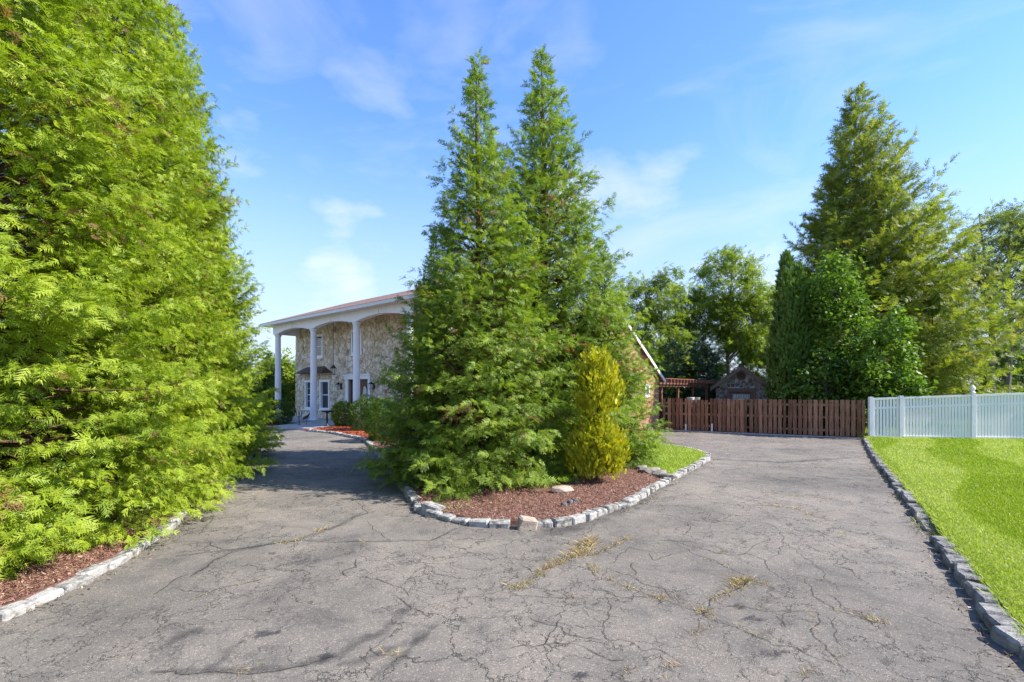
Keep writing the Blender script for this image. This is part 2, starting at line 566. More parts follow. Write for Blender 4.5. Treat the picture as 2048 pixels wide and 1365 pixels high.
M['old_granite'] = mat_basic('old_granite', [(0.30, (0.07, 0.066, 0.06)), (0.42, (0.15, 0.142, 0.13)), (0.58, (0.25, 0.24, 0.22)), (0.78, (0.38, 0.36, 0.33))], 11, 0.9, 1.0, 36, rnd=0.2)
M['tan_stone'] = mat_basic('tan_stone', [(0.3, (0.26, 0.20, 0.15)), (0.7, (0.46, 0.37, 0.29))], 6, 0.9, 0.5, 30)
M['dark_rock'] = mat_basic('dark_rock', [(0.3, (0.04, 0.042, 0.045)), (0.7, (0.15, 0.15, 0.15))], 7, 0.8, 0.6, 25)
M['flag_rock'] = mat_basic('flag_rock', [(0.3, (0.09, 0.08, 0.07)), (0.7, (0.30, 0.27, 0.23))], 7, 0.85, 0.6, 25)
M['concrete'] = mat_basic('concrete', [(0.3, (0.30, 0.29, 0.27)), (0.7, (0.48, 0.46, 0.43))], 5, 0.9, 0.3, 60)
M['white_paint'] = mat_basic('white_paint', [(0.3, (0.74, 0.74, 0.72)), (0.7, (0.82, 0.82, 0.81))], 3, 0.45, 0.05, 30)
M['vinyl'] = mat_basic('vinyl', [(0.3, (0.76, 0.74, 0.73)), (0.7, (0.85, 0.82, 0.81))], 3, 0.45, 0.05, 30)
M['fence_wood'] = mat_basic('fence_wood', [(0.25, (0.12, 0.056, 0.030)), (0.5, (0.25, 0.122, 0.068)), (0.75, (0.40, 0.215, 0.13))], 4, 0.85, 0.4, 18, rnd=0.35, stretch=(6, 6, 0.7))
M['pergola_wood'] = mat_basic('pergola_wood', [(0.3, (0.14, 0.055, 0.035)), (0.7, (0.25, 0.11, 0.07))], 5, 0.8, 0.3, 18, rnd=0.2)
M['mortar'] = mat_basic('mortar', [(0.3, (0.44, 0.38, 0.28)), (0.7, (0.56, 0.49, 0.38))], 12, 0.95, 0.5, 50)
STONE_STOPS = [(0.12, (0.30, 0.19, 0.12)), (0.24, (0.52, 0.40, 0.26)), (0.36, (0.62, 0.53, 0.37)), (0.52, (0.72, 0.65, 0.50)), (0.68, (0.78, 0.72, 0.60)), (0.84, (0.66, 0.50, 0.35))]
M['stone'] = mat_basic('stone', STONE_STOPS, 3.5, 0.9, 0.5, 18, rnd=0.55)
M['shed_mortar'] = mat_basic('shed_mortar', [(0.3, (0.50, 0.46, 0.42)), (0.7, (0.65, 0.61, 0.56))], 12, 0.95, 0.4, 50)
M['shed_stone'] = mat_basic('shed_stone', [(0.25, (0.12, 0.09, 0.08)), (0.5, (0.24, 0.18, 0.15)), (0.75, (0.40, 0.31, 0.26))], 4, 0.9, 0.5, 18, rnd=0.5)
M['brown_trim'] = mat_basic('brown_trim', [(0.3, (0.16, 0.09, 0.065)), (0.7, (0.26, 0.155, 0.115))], 5, 0.7, 0.2, 20)
M['dark_roof'] = mat_basic('dark_roof', [(0.3, (0.06, 0.038, 0.03)), (0.7, (0.12, 0.078, 0.06))], 8, 0.7, 0.3, 30)
M['door_wood'] = mat_basic('door_wood', [(0.3, (0.07, 0.022, 0.015)), (0.7, (0.13, 0.045, 0.03))], 6, 0.45, 0.1, 20, stretch=(6, 6, 0.6))
M['black_iron'] = mat_basic('black_iron', [(0.3, (0.012, 0.012, 0.012)), (0.7, (0.03, 0.03, 0.03))], 10, 0.45, 0.1, 40, spec=0.5)
M['glass'] = mat_basic('glass', [(0.4, (0.012, 0.014, 0.016)), (0.6, (0.02, 0.022, 0.025))], 1, 0.04, 0.04, 2.0, spec=0.9, bdist=0.01)
M['frosted'] = mat_basic('frosted', [(0.3, (0.30, 0.33, 0.30)), (0.7, (0.55, 0.57, 0.52))], 14, 0.2, 0.4, 25, spec=0.6)
M['lamp_glass'] = mat_basic('lamp_glass', [(0.4, (0.45, 0.45, 0.42)), (0.6, (0.6, 0.6, 0.57))], 3, 0.1, 0, spec=0.6)
M['gutter'] = mat_basic('gutter', [(0.3, (0.62, 0.60, 0.54)), (0.7, (0.70, 0.68, 0.62))], 3, 0.4, 0.0)
M['bark'] = mat_basic('bark', [(0.3, (0.06, 0.035, 0.022)), (0.6, (0.14, 0.08, 0.05)), (0.8, (0.20, 0.13, 0.09))], 6, 0.95, 0.8, 20, stretch=(4, 4, 0.6))
M['grey_bark'] = mat_basic('grey_bark', [(0.3, (0.07, 0.06, 0.05)), (0.7, (0.19, 0.165, 0.14))], 5, 0.95, 0.8, 16, stretch=(4, 4, 0.6))
M['pot'] = mat_basic('pot', [(0.3, (0.55, 0.50, 0.40)), (0.7, (0.68, 0.63, 0.52))], 6, 0.8, 0.2)
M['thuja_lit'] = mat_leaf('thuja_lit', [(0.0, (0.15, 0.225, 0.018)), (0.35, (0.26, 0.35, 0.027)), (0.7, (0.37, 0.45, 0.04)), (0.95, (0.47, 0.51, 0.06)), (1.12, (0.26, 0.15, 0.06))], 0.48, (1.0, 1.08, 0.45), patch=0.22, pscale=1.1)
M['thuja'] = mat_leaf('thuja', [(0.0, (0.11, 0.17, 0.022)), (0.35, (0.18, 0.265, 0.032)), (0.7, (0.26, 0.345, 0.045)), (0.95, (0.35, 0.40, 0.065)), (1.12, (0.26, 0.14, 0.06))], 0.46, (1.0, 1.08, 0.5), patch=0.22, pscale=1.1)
M['golden'] = mat_leaf('golden', [(0.0, (0.17, 0.24, 0.016)), (0.3, (0.36, 0.40, 0.02)), (0.65, (0.57, 0.54, 0.025)), (1.0, (0.70, 0.60, 0.05))], 0.35, (1, 1, 0.4), patch=0.25, pscale=2.5)
M['box'] = mat_leaf('box', [(0.0, (0.11, 0.17, 0.015)), (0.5, (0.22, 0.29, 0.025)), (1.0, (0.34, 0.39, 0.05))], 0.38, patch=0.2)
M['yew'] = mat_leaf('yew', [(0.0, (0.035, 0.07, 0.014)), (0.5, (0.08, 0.135, 0.022)), (1.0, (0.14, 0.205, 0.035))], 0.3, patch=0.2)
M['cedar'] = mat_leaf('cedar', [(0.0, (0.14, 0.18, 0.028)), (0.4, (0.22, 0.27, 0.042)), (0.75, (0.31, 0.35, 0.06)), (1.1, (0.34, 0.30, 0.08))], 0.50, (1.0, 1.05, 0.5), patch=0.3, pscale=0.35)
M['broad'] = mat_leaf('broad', [(0.0, (0.14, 0.19, 0.03)), (0.5, (0.24, 0.32, 0.05)), (1.0, (0.35, 0.42, 0.085))], 0.55, (1.0, 1.05, 0.5), patch=0.25, pscale=0.3)
M['birch_leaf'] = mat_leaf('birch_leaf', [(0.0, (0.12, 0.16, 0.045)), (0.5, (0.21, 0.25, 0.075)), (1.0, (0.31, 0.32, 0.11))], 0.42, patch=0.25, pscale=0.3)
M['dark_leaf'] = mat_leaf('dark_leaf', [(0.0, (0.05, 0.105, 0.016)), (0.5, (0.105, 0.185, 0.026)), (1.0, (0.18, 0.26, 0.04))], 0.38, patch=0.25, pscale=0.8)
M['vine_leaf'] = mat_leaf('vine_leaf', [(0.0, (0.07, 0.13, 0.018)), (0.5, (0.14, 0.23, 0.028)), (1.0, (0.24, 0.34, 0.055))], 0.4, patch=0.25, pscale=0.8)
M['spruce'] = mat_leaf('spruce', [(0.0, (0.02, 0.045, 0.02)), (0.5, (0.045, 0.085, 0.04)), (1.0, (0.09, 0.14, 0.075))], 0.25, patch=0.2)

# ------------------------------------------------------------------ outlines on the ground (metres)
ISLAND = [G(*p) for p in [(612, 863), (656, 867), (692, 874), (727, 883), (753, 912), (775, 941), (800, 976), (822, 1005), (836, 1026), (878, 1038),
                          (957, 1054), (1036, 1056), (1121, 1054), (1165, 1045), (1224, 1024), (1268, 1008), (1320, 976), (1347, 961), (1384, 941),
                          (1412, 925), (1420, 919), (1412, 911), (1378, 901.5), (1290, 888)]]
RIGHT = [(3.05, 0.0), (3.2, 2.0)] + [G(*p) for p in [(2036, 1310), (2009, 1279), (1974, 1234), (1938, 1181), (1898, 1123), (1858, 1070), (1823, 1017), (1779, 959.5), (1743, 911), (1728, 880)]]
LEFT = [(-4.5, 0.5), (-4.32, 2.5)] + [G(*p) for p in [(0, 1245), (83, 1208), (161, 1172), (207, 1146), (257, 1119), (298, 1090), (356, 1048), (389, 1000), (447, 968), (480, 941)]] + [(-7.6, 14.6), (-9.6, 17.4), (-13.0, 19.6), (-18, 21)]


def smooth_line(pts, step=0.05):
    """Catmull-Rom through the points, resampled evenly"""
    P = [Vector((*p, 0)) for p in pts]
    out = []
    for i in range(len(P) - 1):
        p0, p1, p2, p3 = P[max(i - 1, 0)], P[i], P[i + 1], P[min(i + 2, len(P) - 1)]
        k = max(2, int((p2 - p1).length / step))
        for j in range(k):
            t = j / k
            out.append(0.5 * ((2 * p1) + (p2 - p0) * t + (2 * p0 - 5 * p1 + 4 * p2 - p3) * t * t + (3 * p1 - p0 - 3 * p2 + p3) * t ** 3))
    out.append(P[-1])
    return [(q.x, q.y) for q in out]


ISL = smooth_line(ISLAND, 0.2)
RGT = smooth_line(RIGHT, 0.2)
LFT = smooth_line(LEFT, 0.2)


def in_poly(x, y, poly):
    x = np.asarray(x); y = np.asarray(y)
    ins = np.zeros(x.shape, bool)
    n = len(poly)
    for i in range(n):
        x1, y1 = poly[i]; x2, y2 = poly[(i + 1) % n]
        c = ((y1 > y) != (y2 > y)) & (x < (x2 - x1) * (y - y1) / (y2 - y1 + 1e-12) + x1)
        ins ^= c
    return ins


def grid_sheet(name, poly, z, m, step=0.5, amp=0.0, kind='structure', label=None, parent=None, skirt=0.3):
    """an n-gon sheet (triangulated) with a skirt down into the ground"""
    area = sum(poly[i][0] * poly[(i + 1) % len(poly)][1] - poly[(i + 1) % len(poly)][0] * poly[i][1] for i in range(len(poly)))
    if area < 0:
        poly = poly[::-1]
    mb = MB()
    n = len(poly)
    mb.add([(x, y, z) for x, y in poly] + [(x, y, z - skirt) for x, y in poly],
           [tuple(range(n))] + [((i + 1) % n, i, i + n, (i + 1) % n + n) for i in range(n)])
    me = mb.mesh(name)
    bm = bmesh.new(); bm.from_mesh(me)
    bmesh.ops.triangulate(bm, faces=[f for f in bm.faces if len(f.verts) > 4])
    bm.to_mesh(me); bm.free()
    o = mobj(name, me, m, parent)
    if parent is None:
        tag(o, label, None, None, kind)
    return o


# ground out to the horizon
g = MB().add([(-900, -60, -0.05), (900, -60, -0.05), (900, 1500, -0.05), (-900, 1500, -0.05)], [(0, 1, 2, 3)]).build('ground', M['ground'])
tag(g, 'rough green ground reaching away behind the house and fences', 'ground', kind='structure')
# driveway: everything paved
DR = [(-26, -6), (6.0, -6), (14.6, 19.4), (13.9, 19.75), (7.1, 23.9), (1.6, 17.6), (-9.0, 23.2), (-12.2, 25.0), (-26, 30)]
drive = MB().add([(x, y, 0.0) for x, y in DR], [tuple(range(len(DR)))]).build('driveway', M['asphalt'])
tag(drive, 'cracked grey asphalt driveway forking round the planted island', 'driveway', kind='structure')

# ------------------------------------------------------------------ cracks, stains and sealer on the asphalt


def strip(name, pts, width, m, z, jit=0.05, rough=0.35, sub=4):
    """ragged flat strip along a line; attribute core is 1 on the middle line and 0 at the rims"""
    P = [Vector((*p, 0)) for p in pts]
    for _ in range(sub):
        Q = [P[0]]
        for a_, b_ in zip(P, P[1:]):
            L = (b_ - a_).length
            if L > 0.03:
                d = Vector((-(b_ - a_).y, (b_ - a_).x, 0)) / L
                Q.append((a_ + b_) / 2 + d * random.gauss(0, jit * L))
            Q.append(b_)
        P = Q
    n = len(P)
    v, core, f = [], [], []
    for i, p in enumerate(P):
        d = (P[min(i + 1, n - 1)] - P[max(i - 1, 0)]).normalized()
        s = Vector((-d.y, d.x, 0))
        w = width * (1 + random.uniform(-rough, rough)) * min(1, 0.35 + 4.0 * min(i, n - 1 - i) / n)
        v += [p + s * w, p, p - s * w]
        core += [0, 1, 0]
    for q in v:
        q.z = z
    for i in range(n - 1):
        b_ = 3 * i
        f += [(b_, b_ + 3, b_ + 4, b_ + 1), (b_ + 1, b_ + 4, b_ + 5, b_ + 2)]
    me = bpy.data.meshes.new(name)
    me.from_pydata([tuple(q) for q in v], [], [t[::-1] for t in f])
    at = me.attributes.new('core', 'FLOAT', 'POINT')
    at.data.foreach_set('value', core)
    o = mobj(name, me, m, drive)
    return o


def ZL(x, y): return G(300 + x / 2.936, 900 + y / 2.936)
def ZR(x, y): return G(1100 + x / 2.814, 880 + y / 2.814)


LCR = [[(150, 628), (330, 600), (470, 590), (650, 565), (780, 545), (880, 535), (1000, 540), (1200, 540), (1400, 540), (1640, 537), (1760, 480), (1850, 445)],
       [(175, 560), (370, 540), (380, 570), (450, 590)], [(240, 745), (340, 690), (400, 640), (500, 595)],
       [(880, 530), (960, 485), (1080, 460), (1180, 420), (1200, 390), (1280, 375), (1240, 240)],
       [(1215, 640), (1215, 690), (1130, 720), (1160, 750)],
       [(1200, 742), (1340, 762), (1420, 795), (1490, 815), (1525, 870)], [(1440, 855), (1530, 930), (1640, 985)],
       [(0, 1305), (150, 1300), (400, 1305), (500, 1315), (640, 1315), (800, 1290), (930, 1265), (1100, 1215)],
       [(20, 850), (100, 805), (150, 760), (220, 730)], [(150, 815), (210, 832), (350, 842), (480, 800), (640, 765), (760, 740)],
       [(220, 890), (340, 845)], [(1290, 1150), (1310, 1190), (1350, 1215)], [(350, 370), (370, 410), (310, 470), (280, 510)],
       [(1280, 420), (1330, 480), (1420, 540)], [(0, 1000), (120, 935)]]
RCR = [[(-180, 700), (-60, 760), (30, 690), (150, 655)],
       [(150, 655), (200, 690), (240, 740), (330, 790), (430, 825), (560, 880), (700, 925), (840, 975), (950, 1030), (1060, 1060), (1180, 1115), (1260, 1160), (1380, 1170), (1470, 1220), (1600, 1255), (1760, 1355), (1950, 1450)],
       [(150, 655), (270, 640), (400, 575), (440, 545)], [(310, 720), (440, 760), (520, 810), (640, 840), (690, 900), (720, 930)],
       [(440, 560), (700, 570), (820, 605), (940, 640), (1100, 640), (1220, 680), (1240, 740), (1290, 775)],
       [(290, 850), (330, 910), (340, 960), (300, 1040), (310, 1110), (330, 1130), (460, 1140), (520, 1190), (600, 1180), (760, 1280)],
       [(-120, 1000), (-20, 1040), (70, 1060), (200, 1120), (300, 1130)], [(940, 945), (1080, 940), (1250, 965), (1400, 965), (1500, 970)],
       [(1500, 970), (1480, 1060), (1500, 1120), (1600, 1220), (1640, 1280)], [(1100, 780), (1030, 850), (900, 900), (890, 960)],
       [(720, 580), (860, 660), (960, 700), (1100, 770), (1230, 820)], [(700, 430), (790, 460), (1100, 460), (1250, 480), (1320, 550), (1310, 600), (1230, 680)],
       [(1300, 520), (1560, 580), (1680, 640), (1700, 740), (1750, 790)], [(940, 360), (1190, 370), (1380, 385), (1480, 430), (1680, 470), (1900, 490)],
       [(1140, 290), (1330, 310), (1500, 325), (1700, 350), (1850, 360)], [(910, 130), (1100, 145), (1500, 160), (1800, 180)],
       [(700, 640), (450, 605), (380, 660), (330, 700)], [(1400, 640), (1480, 700), (1640, 860)], [(1430, 780), (1480, 880), (1600, 960), (1780, 1015), (1960, 1060)],
       [(1360, 920), (1360, 970), (1330, 1080)], [(1610, 1000), (1640, 1160)], [(60, 970), (40, 1040), (-20, 1150), (40, 1180)], [(180, 1160), (300, 1220), (420, 1240)],
       [(200, 830), (290, 850), (380, 885), (560, 885)], [(-300, 860), (-160, 880), (0, 890), (200, 890)], [(-260, 1180), (-140, 1160), (70, 1150), (180, 1160)],
       [(780, 460), (790, 500), (750, 540)], [(1560, 870), (1640, 950), (1800, 1000)], [(480, 690), (470, 770)], [(840, 1000), (840, 1060), (920, 1075)],
       [(1270, 990), (1330, 1060)], [(560, 640), (590, 680), (700, 640)], [(1100, 640), (1210, 570), (1290, 560)], [(1400, 620), (1440, 590), (1550, 630), (1660, 660)]]
for c in LCR:
    strip('crack', [ZL(*p) for p in c], random.uniform(0.008, 0.014), M['crack'], 0.0045, 0.07)
for c in RCR:
    strip('crack', [ZR(*p) for p in c], random.uniform(0.006, 0.012), M['crack'], 0.0045, 0.08)
# dark smears that follow some of the cracks
for c, w in [([(150, 628), (470, 590), (780, 545), (880, 535)], .06), ([(240, 745), (400, 640), (520, 590), (880, 530), (1080, 460), (1190, 400), (1330, 360)], .09),
             ([(880, 535), (1200, 540), (1640, 537), (1800, 460)], .06), ([(1560, 900), (1440, 1000), (1360, 1080), (1200, 1150), (1000, 1260)], .10),
             ([(0, 1305), (400, 1300), (800, 1285), (1100, 1215)], .09), ([(1100, 1270), (1330, 1210), (1560, 1120), (1700, 1030)], .09),
             ([(1300, 1360), (1480, 1230), (1640, 1080)], .08), ([(0, 1200), (200, 1090), (330, 1060)], .12), ([(340, 1310), (430, 1230), (520, 1140)], .10)]:
    strip('stain', [ZL(*p) for p in c], w, M['stain'], 0.009, 0.03)
for c, w in [([(-100, 560), (300, 440), (700, 250)], .35), ([(900, 110), (1300, 130), (1700, 100)], .3)]:
    strip('stain', [ZR(*p) for p in c], w, M['stain'], 0.009, 0.03)


def patch(name, px, py, rx, ry, m, z):
    cx, cy = G(px, py)
    n = 22
    v, core, f = [(cx, cy, z)], [1.0], []
    for k in range(n):
        t = 2 * math.pi * k / n
        r = random.uniform(0.75, 1.2)
        v.append((cx + math.cos(t) * rx * r, cy + math.sin(t) * ry * r, z)); core.append(0.0)
    f = [(0, 1 + k, 1 + (k + 1) % n) for k in range(n)]
    me = bpy.data.meshes.new(name)
    me.from_pydata(v, [], f)
    at = me.attributes.new('core', 'FLOAT', 'POINT'); at.data.foreach_set('value', core)
    return mobj(name, me, m, drive)


for px, py, rx, ry in [(525, 1270, .26, .2), (655, 1312, .26, .2), (610, 1123, .34, .28), (548, 1108, .26, .1), (1505, 1240, .2, .18), (1545, 1310, .2, .16), (1170, 1352, .2, .12), (1485, 1215, .18, .14), (1290, 890, .6, .4)]:
    patch('sealer_patch', px, py, rx, ry, M['sealer'], 0.0125)

# ------------------------------------------------------------------ beds and lawns
# island bed
ISL_BED = ISL[:] + [(2.2, 17.6), (1.0, 19.0), (-8.4, 25.6), (-10.0, 24.2)]


def inset(poly_line, d):
    """offset an open line to its left by d"""
    out = []
    n = len(poly_line)
    for i in range(n):
        a_, b_ = Vector(poly_line[max(i - 1, 0)]), Vector(poly_line[min(i + 1, n - 1)])
        t = (b_ - a_).normalized()
        out.append((poly_line[i][0] - t.y * d, poly_line[i][1] + t.x * d))
    return out


isl_in = inset(ISL, 0.10)
BED_POLY = isl_in + [(2.2, 18.2), (1.0, 19.4), (-8.2, 26.4), (-9.9, 25.0)]
bed = grid_sheet('mulch_bed', BED_POLY, 0.075, M['mulch'], label='red brown mulch bed of the driveway island')
tag(bed, cat='mulch bed')
# island lawn (right) and small lawn (left)
edge_r = [p for p in isl_in if p[1] > 10.35 and p[0] > 2.5]
LAWN_I = edge_r + [(2.6, 17.4), (2.2, 15.2), (2.9, 13.4), (2.9, 12.0), (3.0, 11.1)]
li = grid_sheet('island_lawn', LAWN_I, 0.085, M['lawn'], label='small mown lawn at the right end of the driveway island')
tag(li, cat='lawn')
edge_l = [p for p in isl_in if 10.6 < p[1] < 14.2 and p[0] < 0]
LAWN_L = edge_l + [(-1.7, 10.7), (-1.9, 12.2), (-2.6, 14.2)]
ll = grid_sheet('shaded_lawn', LAWN_L, 0.085, M['lawn'], label='shaded strip of lawn beside the kerb under the conifers')
tag(ll, cat='lawn')
rin = inset(RGT, -0.12)
LAWN_R = rin + [(13.6, 19.4), (15.0, 30), (70, 30), (70, 0)]
lr = grid_sheet('lawn', LAWN_R, 0.09, M['lawn'], label='bright green mown lawn right of the driveway')
tag(lr, cat='lawn')
lin = inset(LFT, 0.10)
BED_L = lin + [(-18, 20), (-18, 0.5)]
bl = grid_sheet('planting_bed', BED_L, 0.08, M['mulch'], label='mulched bed under the tall row of conifers at left')
tag(bl, cat='mulch bed')
# bed at the house front left of the walk
HB = [G(500, 858), G(557, 857)]
hb = grid_sheet('house_bed', [(-16.5, 24.3), (-12.4, 24.45), (-11.75, 24.9), (-13.5, 29.2), (-16.2, 31.5), (-20, 30)], 0.06, M['mulch'], label='red mulch bed before the left corner of the house')
tag(hb, cat='mulch bed')

# ------------------------------------------------------------------ kerb stones


def block_mesh(name, lx, ly, lz, jit, bev, seed):
    r = random.Random(seed)
    mb = MB().box(-lx / 2, lx / 2, -ly / 2, ly / 2, 0, lz)
    mb.v = [(x + r.uniform(-jit, jit), y + r.uniform(-jit, jit), z + (r.uniform(-jit, jit) if z > 0 else 0)) for x, y, z in mb.v]
    return bevel_mesh(mb.mesh(name), bev, 1)


light_blocks = [block_mesh('kerb_block', 0.27 + 0.02 * (k % 3), 0.15, 0.16, 0.012, 0.018, k) for k in range(7)]
old_blocks = [block_mesh('old_block', 0.26 + 0.02 * (k % 3), 0.19, 0.17, 0.016, 0.022, 40 + k) for k in range(7)]
for me in light_blocks: me.materials.append(M['granite'])
for me in old_blocks: me.materials.append(M['old_granite'])


def lay_kerb(name, line, meshes, label, pitch, off, top, skip=None, tilt=3, sink=0.0, maxn=400):
    root = empty(name, (line[0][0], line[0][1], 0))
    tag(root, label, 'kerb', kind='structure')
    P = [Vector((*p, 0)) for p in line]
    d = 0.0
    nxt = pitch / 2
    k = 0
    for a_, b_ in zip(P, P[1:]):
        L = (b_ - a_).length
        while nxt <= d + L and k < maxn:
            t = (nxt - d) / L
            p = a_ + (b_ - a_) * t
            dr = (b_ - a_).normalized()
            nor = Vector((-dr.y, dr.x, 0))
            me = meshes[(k * 5 + random.randrange(3)) % len(meshes)]
            zz = top - 0.16 + random.uniform(-0.012, 0.012)
            ok = True
            if skip:
                s = skip(p.x, p.y)
                if s is None: ok = False
                else: zz -= s
            if ok:
                o = mobj('stone', me, None, root)
                o.location = p + nor * (off + random.uniform(-0.012, 0.012)) - root.location + Vector((0, 0, zz))
                o.rotation_euler = (R(random.gauss(0, tilt)), R(random.gauss(0, tilt * .7)), math.atan2(dr.y, dr.x) + R(random.gauss(0, tilt)))
                o.scale = (random.uniform(0.96, 1.02) * pitch / 0.30, 1, 1)
            k += 1
            nxt += pitch * random.uniform(0.97, 1.03)
        d += L
    return root


def isl_skip(x, y):
    if y < 7.3 and 0.02 < x < 0.34: return None     # the tan rock stands here
    if x < -0.55 and y < 8.4: return 0.02
    return 0.0


lay_kerb('island_kerb', smooth_line(ISLAND, 0.05), light_blocks, 'pale granite block kerb round the driveway island', 0.30, 0.055, 0.095, isl_skip, 4)


def r_skip(x, y):
    if 6.3 < y < 7.3: return None if random.random() < .6 else 0.06
    if 7.3 < y < 9.5: return random.uniform(0.0, 0.05)
    return random.uniform(-0.01, 0.015)


lay_kerb('lawn_kerb', smooth_line(RIGHT, 0.05)[::-1], old_blocks, 'weathered grey block kerb along the bright lawn', 0.285, 0.055, 0.095, r_skip, 4)
lay_kerb('hedge_kerb', smooth_line(LEFT, 0.05), light_blocks, 'pale granite kerb along the bed of the left conifer row', 0.30, 0.05, 0.075, None, 2)
lay_kerb('house_kerb', [(-16.5, 24.2), (-14, 24.3), (-12.4, 24.35), (-11.9, 24.75)], light_blocks, 'pale kerb before the red mulch at the house corner', 0.30, 0.03, 0.12, None, 2)


def rock_mesh(name, sx, sy, sz, seed, sub=2):
    bm = bmesh.new()
    bmesh.ops.create_icosphere(bm, subdivisions=sub, radius=1)
    for v in bm.verts:
        q = v.co.copy()
        k = 1 + 0.28 * mnoise.noise(q * 1.3 + Vector((seed * 3.1, seed, 0)))
        # flatten to facets
        v.co = Vector((math.copysign(abs(q.x) ** 0.7, q.x) * sx, math.copysign(abs(q.y) ** 0.7, q.y) * sy, math.copysign(abs(q.z) ** 0.6, q.z) * sz)) * k
    me = bpy.data.meshes.new(name)
    bm.to_mesh(me); bm.free()
    return me


def rock(name, px, py, z, s, rz, m, label, seed, tilt=(0, 0), cat='rock', group=None):
    x, y = G(px, py, z)
    o = mobj(name, rock_mesh(name, *s, seed), m)
    o.location = (x, y, z + s[2] * 0.55)
    o.rotation_euler = (tilt[0], tilt[1], rz)
    tag(o, label, cat, group)
    return o


# tan rock wedged into the kerb
tr = mobj('tan_rock', block_mesh('tan_rock', 0.25, 0.15, 0.17, 0.025, 0.02, 91), M['tan_stone'])
tr.location = (0.19, 6.86, -0.03); tr.rotation_euler = (R(6), R(14), R(8))
tag(tr, 'tilted tan stone wedged into the front of the island kerb', 'rock')
lb = mobj('broken_kerb_stone', block_mesh('broken_kerb_stone', 0.36, 0.17, 0.13, 0.03, 0.02, 93), M['granite'])
lb.location = (-1.22, 7.62, 0.02); lb.rotation_euler = (R(-12), R(4), R(-38))
tag(lb, 'large pale stone tipped over at the left tip of the island', 'rock')
for i, (px, py, z, s, rz, lab) in enumerate([
        (1298, 944, .085, (.26, .16, .06), .4, 'flat dark flagstone nearest the golden shrub on the island lawn edge'),
        (1318, 950, .085, (.22, .14, .05), 1.0, 'flat dark flagstone in the middle of the row edging the island lawn'),
        (1335, 955, .085, (.20, .12, .05), -.3, 'flat dark flagstone at the kerb end of the row edging the island lawn'),
        (1283, 938, .085, (.16, .12, .05), .9, 'small dark flagstone half under the conifer by the island lawn')]):
    rock('flagstone', px, py, z, s, rz, M['flag_rock'], lab, i + 3, (random.uniform(-.2, .2), random.uniform(-.2, .2)), group='flagstones edging the island lawn')
for i, (px, py, s, lab) in enumerate([(1128, 1012, (.05, .04, .035), 'black lump of rubble on the mulch, leftmost of three'), (1140, 1008, (.06, .045, .04), 'black lump of rubble on the mulch, middle of three'), (1150, 1005, (.045, .05, .035), 'black lump of rubble on the mulch, rightmost of three')]):
    rock('black_lump', px, py, .075, s, i * 1.1, M['dark_rock'], lab, i + 20, group='black rubble on the mulch')
rock('grey_stone', 1125, 985, .075, (.20, .12, .07), .2, M['tan_stone'], 'grey brown stone at the foot of the front conifer', 31)

# ------------------------------------------------------------------ foliage machinery


def spray_template(kind, seed):
    """flat fern-like spray along +x, unit length: array (quads, 4, 3)"""
    r = random.Random(seed)
    Q = []

    def finger(bx, by, ang, L, w, z0=0.0):
        c, s = math.cos(ang), math.sin(ang)
        pts = []
        for t, ww in (((0, 0.15), (0.45, 1), (1, 0.0), (0.45, -1)) if kind == 'leaf' else ((0.08, 1), (1, 0.0), (0.08, -1))):
            x = bx + c * L * t - s * ww * w * .5
            y = by + s * L * t + c * ww * w * .5
            pts.append((x, y, -0.22 * (x * x) + z0 + r.uniform(-.015, .015)))
        Q.append(pts)
    if kind == 'thuja':
        finger(0, 0, 0, 1.0, 0.065)
        for i, t in enumerate((0.08, 0.22, 0.36, 0.50, 0.64, 0.78)):
            for sd_ in (-1, 1):
                finger(t + r.uniform(-.05, .05), 0, sd_ * R(r.uniform(30, 56)), (0.50 - 0.34 * t) * r.uniform(0.7, 1.3), 0.085, r.uniform(-.06, .06))
    elif kind == 'thuja_lo':
        finger(0, 0, 0, 1.0, 0.12)
        for i, t in enumerate((0.15, 0.40, 0.65)):
            for sd_ in (-1, 1):
                finger(t, 0, sd_ * R(r.uniform(32, 50)), (0.58 - 0.35 * t) * r.uniform(0.8, 1.2), 0.17)
    elif kind == 'upright':
        finger(0, 0, 0, 1.0, 0.16)
        for i, t in enumerate((0.1, 0.3, 0.5, 0.7)):
            for sd_ in (-1, 1):
                finger(t, 0, sd_ * R(r.uniform(22, 36)), (0.55 - 0.35 * t) * r.uniform(0.8, 1.2), 0.15)
    elif kind == 'tuft':
        for k in range(10):
            finger(r.uniform(-.1, .35), r.uniform(-.1, .1), R(r.uniform(-75, 75)), r.uniform(.45, .9), 0.14, r.uniform(-.2, .25))
    elif kind == 'leaf':
        finger(0, 0, 0, 1.0, 0.62)
    elif kind == 'leaflets':
        for k, t in enumerate((0.0, 0.3, 0.6)):
            for sd_ in (-1, 1):
                finger(t, 0, sd_ * R(r.uniform(40, 60)), .5 * r.uniform(.85, 1.1), .2, r.uniform(-.06, .06))
        finger(.8, 0, 0, .45, .2)
    return np.array(Q)


